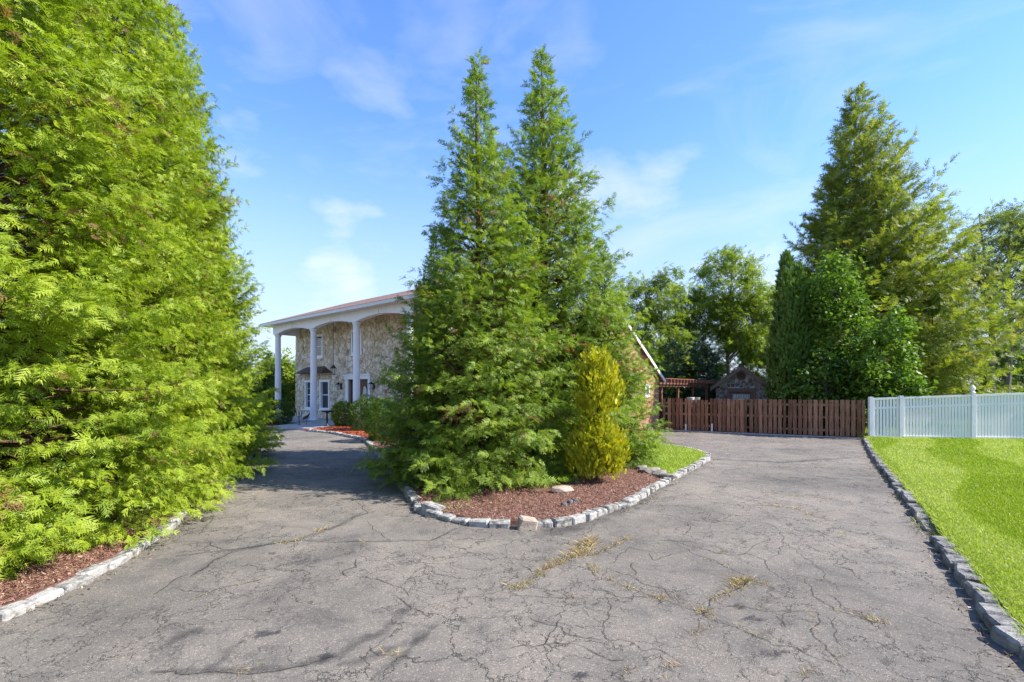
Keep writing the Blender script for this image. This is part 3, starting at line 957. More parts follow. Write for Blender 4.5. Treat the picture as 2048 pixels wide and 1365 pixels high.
def foliage(name, kind, P, D, U, S, tint, m, parent, nt=6):
    """sprays at P pointing along D, with upper side U, of length S"""
    P = np.asarray(P, float); D = np.asarray(D, float); U = np.asarray(U, float); S = np.asarray(S, float)
    tint = np.asarray(tint, float)
    D /= np.linalg.norm(D, axis=1, keepdims=True) + 1e-9
    Y = np.cross(U, D); Y /= np.linalg.norm(Y, axis=1, keepdims=True) + 1e-9
    Z = np.cross(D, Y)
    n = len(P)
    which = np.arange(n) % nt
    vs_, ts_ = [], []
    for k in range(nt):
        T = spray_template(kind, 100 + k)
        q = T.shape[0]
        idx = np.nonzero(which == k)[0]
        if len(idx) == 0: continue
        t = T.reshape(-1, 3)
        B = np.stack([D[idx], Y[idx], Z[idx]], axis=1)       # rows are axes
        W = np.einsum('vk,nkj->nvj', t, B) * S[idx][:, None, None] + P[idx][:, None, :]
        vs_.append(W.reshape(-1, 3))
        ts_.append(np.repeat(tint[idx], q) + rng.normal(0, 0.05, len(idx) * q))
    me = fast_mesh(name, np.concatenate(vs_), 4 if kind == 'leaf' else 3, np.concatenate(ts_))
    return mobj(name, me, m, parent)


def conifer(name, H, Rad, nb, seed, m, kind='thuja', spray=0.19, step=0.15, prof=None, el_lo=-6, el_hi=58, droop=0.25, loose=0.12, twig=0.42, tint0=0.45, dead=0.03, bark=None, trunk_r=0.14, lean=(0, 0), low=0.005, sag=0.0, asym=0.0, inner=0.40, skirt=0):
    """tree root (Empty) with trunk and crown"""
    r = random.Random(seed)
    root = empty(name)
    if prof is None:
        prof = lambda f: min(1.0, 0.92 + f * 1.0) * max(0.0, 1 - f) ** 0.52
    P, D, U, S, T = [], [], [], [], []
    wood = MB()
    tp = []
    for k in range(13):
        f = k / 12
        tp.append((lean[0] * f + 0.06 * math.sin(f * 7 + seed) * f, lean[1] * f + 0.06 * math.cos(f * 6 + seed) * f, H * f * 0.985))
    wood.tube(tp, [trunk_r * (1 - 0.93 * k / 12) * (1.3 if k == 0 else 1) for k in range(13)], 8)

    def axis(h):
        f = max(0, min(0.999, h / (H * 0.985))) * 12
        i = int(f); q = f - i
        return Vector(tp[i]) * (1 - q) + Vector(tp[i + 1]) * q
    cum = []
    tot = 0
    for k in range(200):
        f = (k + .5) / 200
        tot += prof(f) + 0.10
        cum.append(tot)
    for i in range(nb + skirt):
        q = ((i + r.random()) / nb * tot) if i < nb else 0
        k = next(j for j in range(200) if cum[j] >= q)
        f = low + (1 - low) * (k + r.random()) / 200 if i < nb else r.uniform(.01, .11)
        h = H * f
        az = i * 2.39996 + r.uniform(-.5, .5)
        ln_ = mnoise.noise(Vector((math.cos(az) * 2.1, math.sin(az) * 2.1, h * 1.1 + seed)))
        lump = 1 + loose * ln_ * 2.4
        L = max(0.12, Rad * prof(f)) * r.uniform(1 - 1.5 * loose, 1 + loose) * lump
        if r.random() < 0.05: L *= 1.12
        L = min(L, 1.22 * max(0.12, Rad * prof(f))) * (1 + asym * math.cos(az))
        el = R(el_lo + (el_hi - el_lo) * f ** 1.1 + r.gauss(0, 12) + 22 * ln_)
        out = Vector((math.cos(az), math.sin(az), 0))
        b = axis(max(0.05, h - L * math.tan(el) * 0.55))
        curve = (r.uniform(0.05, 0.42) - sag) * min(1, f * 5)

        def pt(t):
            z = b.z + L * (math.sin(el) * t + curve * t * t * 0.8)
            return Vector((b.x + out.x * L * math.cos(el) * t, b.y + out.y * L * math.cos(el) * t, max(z, 0.10 + 0.05 * t)))
        if L > 0.35:
            wood.tube([pt(0), pt(.4), pt(.75)], [0.010 + 0.008 * L, 0.007 + 0.004 * L, 0.004], 4, False)
        base_t = tint0 + r.gauss(0, 0.10)
        brown = r.random() < dead
        side = Vector((-out.y, out.x, 0))
        t0 = inner if L > 0.6 else 0.12
        npos = max(2, int(L * (1 - t0) / step))
        for j in range(npos + 1):
            t = t0 + (1 - t0) * j / npos
            p = pt(t)
            tan = (pt(min(t + .05, 1.05)) - pt(t - .05)).normalized()
            tw = min(twig, 0.5 * L) * (0.45 + 0.75 * math.sin(math.pi * min(1, (t - t0) / (1 - t0) * .8 + .18))) * r.uniform(.75, 1.2)
            for sg in (-1, 1):
                a_ = R(r.uniform(35, 68))
                d = (tan * math.cos(a_) + side * sg * math.sin(a_) + Vector((0, 0, r.uniform(-.15, .25)))).normalized()
                ns = max(1, int(tw / (spray * 0.50) * (1 if f < .6 else 1.25 - .45 * f)))
                for k2 in range(ns):
                    w = (k2 + r.uniform(.2, .9)) / ns
                    pp = p + d * (tw * w)
                    dd = d + Vector((r.gauss(0, .38), r.gauss(0, .38), r.gauss(-droop * w * 1.6, .38)))
                    P.append(pp); D.append(dd)
                    U.append(Vector((r.gauss(0, .7), r.gauss(0, .7), .8)) + out * r.uniform(-.2, 1.3))
                    S.append(spray * r.uniform(.7, 1.25))
                    T.append(1.15 if (brown and r.random() < .5) or r.random() < dead * .3 else base_t + r.gauss(0, .14))
        for k2 in range(3):
            P.append(pt(1.0 - .06 * k2)); D.append(tan + Vector((r.gauss(0, .3), r.gauss(0, .3), r.gauss(-droop * .4, .25))))
            U.append(Vector((r.gauss(0, .5), r.gauss(0, .5), 1))); S.append(spray * r.uniform(.8, 1.3)); T.append(base_t + .1 + r.gauss(0, .12))
    for k in range(14):   # leader
        p = axis(H * (0.90 + 0.095 * k / 14))
        P.append(p); D.append(Vector((r.gauss(0, .5), r.gauss(0, .5), .9))); U.append(Vector((r.gauss(0, 1), r.gauss(0, 1), .3)))
        S.append(spray * r.uniform(.7, 1.1)); T.append(tint0 + .1)
    wood.build('trunk', bark or M['bark'], root)
    foliage('crown', kind, P, D, U, S, T, m, root)
    return root


def copy_tree(root, loc, rz, sc):
    c = root.copy(); COL.objects.link(c)
    c.location = loc; c.rotation_euler = (0, 0, rz); c.scale = sc
    for ch in root.children:
        k = ch.copy(); COL.objects.link(k); k.parent = c
    return c


def place(o, x, y, z=0.05, rz=0.0, sc=(1, 1, 1)):
    o.location = (x, y, z); o.rotation_euler = (0, 0, rz); o.scale = sc
    return o


# ------------------------------------------------------------------ left row of giant conifers
HG = 'tall conifers in a row left of the driveway'
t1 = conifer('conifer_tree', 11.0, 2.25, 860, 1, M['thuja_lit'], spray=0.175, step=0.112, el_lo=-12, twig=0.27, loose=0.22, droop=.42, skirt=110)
place(t1, -6.35, 5.85)
tag(t1, 'tall bright green conifer nearest the camera at the left edge', 'tree', HG)
t2 = copy_tree(t1, (-6.6, 8.2, .05), 1.3, (0.86, 0.86, 1.0))
tag(t2, 'tall bright green conifer, second from the camera in the left row', 'tree', HG)
t3 = copy_tree(t1, (-7.4, 10.9, .05), 2.9, (0.80, 0.80, .93))
tag(t3, 'tall bright green conifer, third from the camera in the left row', 'tree', HG)
t4 = copy_tree(t1, (-8.6, 13.9, .05), 4.4, (0.78, 0.78, 0.72))
tag(t4, 'bright green conifer ending the visible left row toward the house', 'tree', HG)

# ------------------------------------------------------------------ island conifers
IG = 'conifers on the driveway island'
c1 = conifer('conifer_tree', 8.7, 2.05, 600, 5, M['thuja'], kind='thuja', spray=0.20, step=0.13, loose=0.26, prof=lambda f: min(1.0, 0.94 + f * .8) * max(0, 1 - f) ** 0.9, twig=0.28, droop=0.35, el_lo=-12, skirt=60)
place(c1, -0.70, 10.35, rz=0.4)
tag(c1, 'tall conifer at the front of the island with broad skirt of foliage', 'tree', IG)
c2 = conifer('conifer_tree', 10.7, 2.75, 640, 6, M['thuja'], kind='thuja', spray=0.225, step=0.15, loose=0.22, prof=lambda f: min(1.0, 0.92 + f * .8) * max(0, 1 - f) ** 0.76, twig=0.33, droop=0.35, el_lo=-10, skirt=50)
place(c2, 0.80, 12.9, rz=1.4)
tag(c2, 'tallest conifer of the island, behind the golden shrub', 'tree', IG)
c3 = copy_tree(c1, (-2.05, 12.9, .05), 2.6, (0.60, 0.60, 0.69))
tag(c3, 'smaller conifer at the left rear of the island before the house', 'tree', IG)


c4 = copy_tree(c2, (2.4, 13.1, .05), 2.3, (0.54, 0.54, 0.54))
tag(c4, 'smaller conifer at the right rear of the island before the brick gable', 'tree', IG)


def scatter_body(n, prof, H, seed, up=0.8, outw=0.5, shell=0.35, cx=0, cy=0, z0=0.0, jitter=.25, lump=0.15, lf=2.0):
    """points through the outer shell of a body of revolution; returns P, D, U"""
    r = np.random.default_rng(seed)
    f = r.random(n * 3)
    keep = r.random(n * 3) < np.array([prof(x) for x in f]) / max(prof(x / 40) for x in range(41))
    f = f[keep][:n]
    az = r.random(len(f)) * 2 * np.pi
    pr = np.array([prof(x) for x in f])
    lm = np.array([1 + lump * 2 * mnoise.noise(Vector((math.cos(a_) * lf * .7, math.sin(a_) * lf * .7, ff * H * lf + seed))) for a_, ff in zip(az, f)])
    rad = pr * lm * (1 - shell * r.random(len(f)) ** 1.6)
    P = np.stack([cx + rad * np.cos(az), cy + rad * np.sin(az), z0 + f * H], 1)
    o = np.stack([np.cos(az), np.sin(az), np.zeros_like(az)], 1)
    D = o * outw + np.array([0, 0, up]) + r.normal(0, jitter, P.shape)
    U = o + r.normal(0, .5, P.shape)
    return P, D, U, r


# golden shrub with its two tiers
gs = empty('golden_cypress', (1.70, 10.0, 0.075))
wd = MB().tube([(0, 0, 0), (0.03, 0, 1.2), (0, 0, 2.2)], [.035, .022, .008], 6)
for k in range(14):
    a_ = k * 2.4
    z_ = .15 + .14 * k
    wd.tube([(0, 0, z_), (.25 * math.cos(a_), .25 * math.sin(a_), z_ + .35)], [.012, .005], 4, False)
wd.build('trunk', M['bark'], gs)
PP, DD, UU = [], [], []
rg = random.Random(77)
for k in range(560):
    if k < 330:
        f_ = rg.random() ** .9; z_ = .05 + .98 * f_; rad_ = .48 * min(1, .75 + f_ * .8) * max(0, 1 - f_ ** 4) ** .7; ln_ = rg.uniform(.16, .30)
    else:
        f_ = rg.random(); z_ = 1.12 + 1.1 * f_; rad_ = .38 * min(1, .42 + f_ * 1.6) * max(0, 1 - f_ ** 2.2) ** .8; ln_ = rg.uniform(.28, .5)
    az_ = rg.uniform(0, 6.283); rad_ *= rg.uniform(.55, 1.12)
    b0 = Vector((rad_ * math.cos(az_), rad_ * math.sin(az_), z_))
    ax_ = Vector((.34 * math.cos(az_) + rg.gauss(0, .12), .34 * math.sin(az_) + rg.gauss(0, .12), 1)).normalized()
    for j in range(15):
        t = j / 14
        wv_ = .07 * (1 - t) + .012
        PP.append(b0 + ax_ * (ln_ * t) + Vector((rg.gauss(0, wv_), rg.gauss(0, wv_), rg.gauss(0, .02))))
        DD.append(ax_ + Vector((rg.gauss(0, .3), rg.gauss(0, .3), rg.gauss(0, .2))))
        UU.append(Vector((rg.gauss(0, 1), rg.gauss(0, 1), rg.gauss(0, .3))))
foliage('crown', 'upright', PP, DD, UU, .10 * rng.uniform(.7, 1.4, len(PP)), rng.normal(.50, .2, len(PP)), M['golden'], gs)
tag(gs, 'golden yellow cypress shrub with a narrow waist on the island', 'shrub')


def shrub(name, px, py, z, w, h, n, leaf, m, label, seed, kind='leaf', group=None, cat='shrub', d=None):
    x, y = G(px, py, z)
    o = empty(name, (x, y, z))
    mb = MB()
    for k in range(9):
        a_ = k * 2.4
        mb.tube([(0, 0, 0), (.2 * w * math.cos(a_), .2 * w * math.sin(a_), h * .35), (.36 * w * math.cos(a_), .36 * w * math.sin(a_), h * .72)], [.016, .012, .005], 5, False)
    mb.build('stem', M['bark'], o)
    P, D, U, r = scatter_body(n, lambda f: (w / 2) * max(0, 1 - (abs(f - .45) / .56) ** 2.4) ** .5, h, seed, up=.45, outw=.8, shell=.5, lump=.13, lf=2.2 / max(w, .4))
    P[:, 2] = np.maximum(P[:, 2], .03)
    foliage('foliage', kind, P, D, U, leaf * r.uniform(.7, 1.3, len(P)), r.normal(.5, .2, len(P)), m, o)
    tag(o, label, cat, group)
    return o


shrub('round_shrub', 686, 853, .06, 1.05, 1.25, 2000, .10, M['box'], 'round yellow green shrub on the red mulch before the front door', 11, 'tuft')
shrub('round_shrub', 732, 862, .06, 1.45, 1.45, 2200, .10, M['yew'], 'darker rounded shrub right of the bright round one', 12, 'tuft')
shrub('dark_shrub', 768, 880, .075, 1.35, 1.5, 2000, .11, M['dark_leaf'], 'dark green shrub half under the left rear island conifer', 13, 'tuft')
shrub('corner_shrub', 556, 849, .06, 1.5, 1.30, 2200, .10, M['yew'], 'dark rounded shrub at the left corner of the porch', 14, 'tuft')
shrub('corner_shrub', 524, 847, .06, 1.3, 1.15, 1600, .10, M['yew'], 'dark shrub half behind the left conifer row near the porch', 15, 'tuft')

# ------------------------------------------------------------------ broadleaf trees


def broadleaf(name, H, blobs, nclump, per, leaf, seed, m, kind='leaf', trunk_r=.2, bark=None, stems=1, clump_r=.55, fork=.3, top=True, lean=0.0):
    """blobs: ellipsoids (x, y, z, rx, ry, rz); clumps of leaves sit through them on limbs"""
    r = random.Random(seed)
    root = empty(name)
    wood = MB()
    vol = [b[3] * b[4] * b[5] for b in blobs]
    P, D, U, S, T = [], [], [], [], []
    axes = []
    for s in range(stems):
        ox = (s - (stems - 1) / 2) * trunk_r * 3.0
        ln = lean + (s - (stems - 1) / 2) * .35
        pts = [Vector((ox + ln * f * H * .25 + .02 * H * math.sin(f * 6 + seed + s) * f, .015 * H * math.cos(f * 5 + s) * f, H * .93 * f)) for f in [k / 9 for k in range(10)]]
        wood.tube(pts, [trunk_r * (1 - .9 * k / 9) * (1.25 if k == 0 else 1) for k in range(10)], 7)
        axes.append(pts)
    for i in range(nclump):
        b = r.choices(blobs, vol)[0]
        while True:
            q = Vector((r.uniform(-1, 1), r.uniform(-1, 1), r.uniform(-1, 1)))
            if 0.25 < q.length < 1: break
        q = q.normalized() * (q.length ** .6)
        c = Vector((b[0] + q.x * b[3], b[1] + q.y * b[4], b[2] + q.z * b[5]))
        ax = axes[i % stems]
        zt = max(H * fork * .6, min(H * .88, c.z - (c - ax[0]).xy.length * .75))
        k = min(8, int(zt / (H * .93) * 9)); fr = zt / (H * .93) * 9 - k
        a_ = ax[k] * (1 - fr) + ax[k + 1] * fr
        mid = (a_ + c) / 2 + Vector((r.uniform(-.3, .3), r.uniform(-.3, .3), .10 * (c - a_).length))
        w = trunk_r * .22 * (1 - .6 * zt / H)
        wood.tube([a_, mid, c], [w, w * .6, w * .22], 5, False)
        cr = clump_r * r.uniform(.6, 1.35)
        bt = .45 + r.gauss(0, .13)
        for j in range(per):
            g_ = Vector((r.gauss(0, .5), r.gauss(0, .5), r.gauss(0, .36))) * cr
            P.append(c + g_)
            D.append(Vector((r.gauss(0, 1), r.gauss(0, 1), r.gauss(-.35, .5))))
            U.append(Vector((r.gauss(0, .6), r.gauss(0, .6), 1)))
            S.append(leaf * r.uniform(.65, 1.3))
            T.append(bt + r.gauss(0, .13))
    wood.build('trunk', bark or M['grey_bark'], root)
    foliage('crown', kind, P, D, U, S, T, m, root)
    return root


BG_G = 'trees beyond the fences'
b1 = broadleaf('broadleaf_tree', 14.2, [(0, 0, 10.6, 2.7, 2.5, 3.1), (.9, 0, 7.6, 2.6, 2.4, 2.4), (-1.2, 0, 8.2, 1.9, 1.9, 1.9), (.4, 0, 5.0, 1.9, 1.9, 1.8)], 150, 46, .42, 21, M['broad'], 'leaflets', .20, clump_r=.8)
place(b1, 18.2, 42, -.05)
tag(b1, 'tall leafy tree with bare lower trunk rising behind the stone shed', 'tree', BG_G)
b2 = broadleaf('broadleaf_tree', 12.2, [(-1.5, 0, 8.6, 1.6, 1.7, 2.4), (1.3, 0, 9.2, 1.5, 1.7, 2.4), (0, 0, 6.0, 2.9, 2.4, 2.2), (.6, 0, 3.4, 2.2, 2, 1.7)], 130, 46, .42, 22, M['broad'], 'leaflets', .18, clump_r=.75, stems=2)
place(b2, 11.2, 40, -.05)
tag(b2, 'leafy two-stemmed tree just right of the brick gable', 'tree', BG_G)
b3 = copy_tree(b2, (15.2, 44.5, -.05), 2.4, (.85, .9, 1.0))
tag(b3, 'leafy tree standing between the gable tree and the shed tree', 'tree', BG_G)
b4 = copy_tree(b1, (22.6, 44, -.05), 2.0, (.9, .9, .80))
tag(b4, 'leafy tree right behind the shed beside the narrow evergreens', 'tree', BG_G)
b5 = copy_tree(b2, (8.6, 46, -.05), 1.1, (1, 1, .95))
tag(b5, 'leafy tree peeping out between island conifers and gable', 'tree', BG_G)
sp1 = conifer('spruce_tree', 5.6, 1.5, 150, 31, M['spruce'], 'tuft', .22, .20, el_lo=-12, el_hi=35, droop=.3, twig=.35, tint0=.5, trunk_r=.08, loose=.2)
place(sp1, 12.6, 33.0, -.05)
tag(sp1, 'small dark blue green spruce between pergola and shed', 'tree', BG_G)
sp2 = copy_tree(sp1, (10.9, 33.5, -.05), 1.7, (1.15, 1.15, .95))
tag(sp2, 'small dark spruce directly behind the pergola', 'tree', BG_G)
sp3 = copy_tree(sp1, (14.0, 35.2, -.05), 2.7, (1.1, 1.1, .62))
tag(sp3, 'low dark spruce at the left side of the shed', 'tree', BG_G)

# understorey behind the fence, closing the view
u1 = broadleaf('understorey_tree', 5.2, [(0, 0, 2.5, 2.6, 1.8, 2.4)], 70, 46, .38, 41, M['dark_leaf'], 'leaflets', .10, clump_r=.75)
place(u1, 9.6, 37.5, -.05)
tag(u1, 'dark low tree filling the gap behind the pergola beams', 'tree', BG_G)
for x, y, rz, sc, lab in [(24.5, 41, 1.0, (1.1, 1, 1.15), 'dark low tree between the stone shed and narrow evergreens'),
                          (17.2, 47, 2.2, (1.2, 1, 1.0), 'dark low tree far behind the left side of the shed'),
                          (35.6, 36.5, 3.1, (1.3, 1, 1.1), 'dark low tree behind the white fence below the right tall tree'),
                          (40.5, 40.5, .4, (1.2, 1, .95), 'dark low tree behind the white fence at the right edge'),
                          (30.0, 37, 4.4, (1.2, 1, .9), 'dark low tree behind the broad cedar and the white fence')]:
    tag(copy_tree(u1, (x, y, -.05), rz, sc), lab, 'tree', BG_G)

# narrow evergreens by the brown fence
na = empty('narrow_arborvitae', (12.55, 22.6, 0))
MB().tube([(0, 0, -.05), (-.1, 0, 4), (-.12, 0, 7.8)], [.13, .08, .02], 6).build('trunk', M['bark'], na)
Pa, Da, Ua, ra = scatter_body(5000, lambda f: .80 * min(1, .75 + f) * max(0, 1 - f) ** .42, 8.0, 51, up=1.0, outw=.4, shell=.45, lump=.10, cx=-.15, z0=.05)
Pb, Db, Ub, rb = scatter_body(3400, lambda f: .70 * min(1, .75 + f) * max(0, 1 - f) ** .42, 7.55, 52, up=1.0, outw=.4, shell=.45, lump=.10, cx=.40, z0=.05)
P = np.concatenate([Pa, Pb]); D = np.concatenate([Da, Db]); U = np.concatenate([Ua, Ub])
foliage('crown', 'upright', P, D, U, .23 * rng.uniform(.7, 1.3, len(P)), rng.normal(.5, .17, len(P)), M['dark_leaf'], na)
tag(na, 'narrow dark arborvitae with twin tips behind the brown fence', 'tree')

vm = broadleaf('vine_tree', 8.0, [(-.2, 0, 6.3, .95, .95, 1.6), (.1, 0, 4.4, 1.3, 1.2, 2.2), (.3, 0, 2.2, 1.5, 1.2, 1.7)], 190, 80, .17, 61, M['vine_leaf'], 'leaf', .15, clump_r=.55)
place(vm, 14.4, 22.3, -.02)
tag(vm, 'rounded tree cloaked in vine leaves right of the narrow arborvitae', 'tree')
vs2 = broadleaf('vine_tree', 3.8, [(0, 0, 2.0, 1.5, 1.0, 1.7)], 70, 60, .19, 62, M['dark_leaf'], 'leaf', .10, clump_r=.5)
place(vs2, 13.4, 21.4, -.02)
tag(vs2, 'dark leafy mass spilling over the top of the brown fence', 'tree')
mb_ = broadleaf('maple_sapling', 5.4, [(0, 0, 2.9, 1.1, 1.0, 1.5), (.3, 0, 4.3, .7, .7, 1.0), (.1, -.3, 1.9, 1.25, 1.0, .8)], 120, 42, .20, 63, M['vine_leaf'], 'leaf', .09, clump_r=.45)
place(mb_, 14.9, 20.2, .0)
tag(mb_, 'leafy maple sapling leaning over where the two fences meet', 'tree')

# broad cedar
ced = conifer('cedar_tree', 18.6, 6.3, 760, 71, M['cedar'], 'thuja', .50, .34, prof=lambda f: (min(1.0, .80 + f * 1.4) * max(0, 1 - f) ** .88 + .04), el_lo=2, el_hi=52, droop=.05, loose=.18, twig=.70, tint0=.45, dead=.04, trunk_r=.38, low=.06, bark=M['grey_bark'], sag=-.05, asym=.30, inner=.30)
place(ced, 19.2, 28.0, 0)
tag(ced, 'broad olive green cedar towering behind the fences', 'tree')
# dark little conical evergreen sticking up in front of the cedar
lt = empty('small_evergreen', (20.6, 24.5, 0))
MB().tube([(0, 0, 0), (0, 0, 6.6)], [.07, .02], 6).build('trunk', M['bark'], lt)
Pa, Da, Ua, ra = scatter_body(1500, lambda f: .42 * min(1, .4 + f * 2) * max(0, 1 - f) ** .5, 1.5, 53, up=1.0, outw=.4, shell=.6, z0=5.5)
foliage('crown', 'upright', Pa, Da, Ua, .22 * rng.uniform(.7, 1.3, len(Pa)), rng.normal(.4, .15, len(Pa)), M['dark_leaf'], lt)
tag(lt, 'small dark conical treetop in front of the cedar branches', 'tree')

r_1 = broadleaf('open_tree', 15.2, [(-.5, 0, 11.5, 2.5, 2, 2.8), (2.2, 0, 12.2, 2.4, 2, 2.6), (-2.0, 0, 9.2, 2.2, 2, 2.2), (2.6, 0, 8.0, 2.4, 2, 2.4)], 150, 34, .38, 81, M['birch_leaf'], 'leaflets', .26, clump_r=.8, stems=2, fork=.35)
place(r_1, 33.6, 34.5, -.05)
tag(r_1, 'open airy tree with dark forked trunks at the right edge', 'tree', BG_G)
r_2 = copy_tree(r_1, (32.5, 39.5, -.05), 2.0, (.85, .85, .86))
tag(r_2, 'open airy tree between the cedar and the forked right tree', 'tree', BG_G)
r_3 = copy_tree(r_1, (44.0, 40, -.05), 3.6, (1, 1, .8))
tag(r_3, 'open airy tree cut off by the right edge of the view', 'tree', BG_G)

# trees left of and behind the house
h1 = conifer('side_conifer', 4.7, 1.7, 150, 91, M['dark_leaf'], 'tuft', .24, .22, el_lo=0, el_hi=55, twig=.4, trunk_r=.1, loose=.2)
place(h1, -18.0, 37.0, -.05)
tag(h1, 'dark feathery conifer seen past the left corner of the house', 'tree')
h2 = broadleaf('side_tree', 4.6, [(0, 0, 2.6, 2.2, 1.8, 2.0)], 70, 46, .30, 92, M['box'], 'leaf', .12, clump_r=.6)
place(h2, -17.5, 40.5, -.05, sc=(1, 1, 1.12))
tag(h2, 'sunlit yellow green tree beside the left wall of the house', 'tree')
tag(copy_tree(h2, (-22.5, 39, -.05), 2, (1.1, 1.1, 1.0)), 'sunlit tree half hidden by the left conifer row near the house', 'tree')
tag(copy_tree(u1, (-20.5, 45, -.05), 2, (1.4, 1.2, .95)), 'dark low tree far behind the left corner of the house', 'tree')

# ------------------------------------------------------------------ house
ux, uy = 0.7604, -0.6494
HA = math.atan2(uy, ux)
C1 = Vector((-14.74, 31.5, 0))
# local frame: x along the front (to the right), y into the house, z up; y=0 is the line of columns
house = empty('stone_house', C1, HA)
tag(house, 'two-storey house with pale stone front, white columns and red brick wing', 'house')


def HP(s, off, z=0):
    return Vector((C1.x + ux * s - uy * off, C1.y + uy * s + ux * off, z))


YW = 1.5       # front wall plane
X0, X1 = -0.7, 14.2
WT = 5.92
OPEN = [(0.62, 1.78, 0.72, 2.45), (2.50, 3.55, 0.72, 2.45), (1.50, 2.76, 3.95, 5.28), (6.05, 6.98, 3.95, 5.28), (5.70, 7.70, 0.16, 2.48)]


def wall_with_holes(x0, x1, z0, z1, holes, y0, y1):
    xs = sorted({x0, x1, *[h for o in holes for h in o[:2]]})
    zs = sorted({z0, z1, *[h for o in holes for h in o[2:]]})
    mb = MB()
    solid = {}
    for i in range(len(xs) - 1):
        for j in range(len(zs) - 1):
            cx, cz = (xs[i] + xs[i + 1]) / 2, (zs[j] + zs[j + 1]) / 2
            solid[i, j] = not any(h[0] < cx < h[1] and h[2] < cz < h[3] for h in holes)
    for (i, j), sld in solid.items():
        if not sld: continue
        a_, b_, c, d = xs[i], xs[i + 1], zs[j], zs[j + 1]
        mb.add([(a_, y0, c), (b_, y0, c), (b_, y0, d), (a_, y0, d)], [(0, 1, 2, 3)])
        mb.add([(a_, y1, c), (b_, y1, c), (b_, y1, d), (a_, y1, d)], [(3, 2, 1, 0)])
        for (di, dj, q) in ((-1, 0, [(a_, y0, c), (a_, y0, d), (a_, y1, d), (a_, y1, c)]), (1, 0, [(b_, y0, c), (b_, y1, c), (b_, y1, d), (b_, y0, d)]),
                            (0, -1, [(a_, y0, c), (a_, y1, c), (b_, y1, c), (b_, y0, c)]), (0, 1, [(a_, y0, d), (b_, y0, d), (b_, y1, d), (a_, y1, d)])):
            if not solid.get((i + di, j + dj), False):
                mb.add(q, [(0, 1, 2, 3)])
    return mb


wall = wall_with_holes(X0, X1, 0.0, WT, OPEN, YW, YW + .3).build('wall', M['mortar'], house)
# remaining walls of the main block
MB().box(X0, X0 + .3, YW + .302, 9.5, 0, WT).build('side_wall', M['brick'], house)
MB().box(X1 - .3, X1, YW + .302, 9.5, 0, WT).build('side_wall', M['brick'], house)
MB().box(X0, X1, 9.502, 9.8, 0, WT).build('rear_wall', M['brick'], house)
MB().box(X0 + .31, X1 - .31, YW + .9, 9.4, 0.02, WT - .1).build('interior', M['dark_roof'], house)


# stones of the front: Voronoi cells, shrunk and raised
def voronoi_cells(x0, x1, z0, z1, n, seed, ratio=1.0):
    r = random.Random(seed)
    cols = int(math.sqrt(n * (x1 - x0) / (z1 - z0) * ratio)); rows = int(n / cols)
    pts = []
    for i in range(cols):
        for j in range(rows):
            pts.append((x0 + (i + .5 + r.uniform(-.45, .45)) * (x1 - x0) / cols, z0 + (j + .5 + (.5 if i % 2 else 0) * .8 + r.uniform(-.4, .4)) * (z1 - z0) / rows))
    A = np.array(pts)
    cells = []
    for k in range(len(A)):
        c = A[k]
        dd = np.hypot(*(A - c).T)
        nb = np.argsort(dd)[1:18]
        poly = [(x0, z0), (x1, z0), (x1, z1), (x0, z1)]
        for j in nb:
            mid = (A[j] + c) / 2; nrm = A[j] - c
            out = []
            for a_, b_ in zip(poly, poly[1:] + poly[:1]):
                da = (a_[0] - mid[0]) * nrm[0] + (a_[1] - mid[1]) * nrm[1]
                db = (b_[0] - mid[0]) * nrm[0] + (b_[1] - mid[1]) * nrm[1]
                if da <= 0: out.append(a_)
                if da * db < 0:
                    t = da / (da - db)
                    out.append((a_[0] + (b_[0] - a_[0]) * t, a_[1] + (b_[1] - a_[1]) * t))
            poly = out
            if len(poly) < 3: break
        if len(poly) >= 3: cells.append(poly)
    return cells


def stone_from_cell(poly, holes, gap, y, depth, r, inside=None):
    cx = sum(p[0] for p in poly) / len(poly); cz = sum(p[1] for p in poly) / len(poly)
    for h in holes:
        if h[0] - .02 < cx < h[1] + .02 and h[2] - .02 < cz < h[3] + .02: return None
    q = []
    for x, z in poly:
        d = math.hypot(x - cx, z - cz)
        k = max(.3, 1 - gap / max(d, .01))
        x, z = cx + (x - cx) * k + r.uniform(-.008, .008), cz + (z - cz) * k + r.uniform(-.008, .008)
        for h in holes:
            if h[0] < x < h[1] and h[2] < z < h[3]:
                e_ = min((x - h[0], 0), (h[1] - x, 1), (z - h[2], 2), (h[3] - z, 3))[1]
                if e_ == 0: x = h[0]
                elif e_ == 1: x = h[1]
                elif e_ == 2: z = h[2]
                else: z = h[3]
        if inside and not inside(x, z): return None
        q.append((x, z))
    area = abs(sum(q[i][0] * q[(i + 1) % len(q)][1] - q[(i + 1) % len(q)][0] * q[i][1] for i in range(len(q)))) / 2
    if area < .003: return None
    dp = depth * r.uniform(.6, 1.3)
    n = len(q)
    v = [(x, y + .01, z) for x, z in q] + [(cx + (x - cx) * .97, y - dp * .6, cz + (z - cz) * .97) for x, z in q] + [(cx + (x - cx) * .78, y - dp, cz + (z - cz) * .78) for x, z in q]
    f = [tuple(range(2 * n, 3 * n))]
    for i in range(n):
        j = (i + 1) % n
        f += [(i, j, j + n, i + n), (i + n, j + n, j + 2 * n, i + 2 * n)]
    return v, f, area, cx


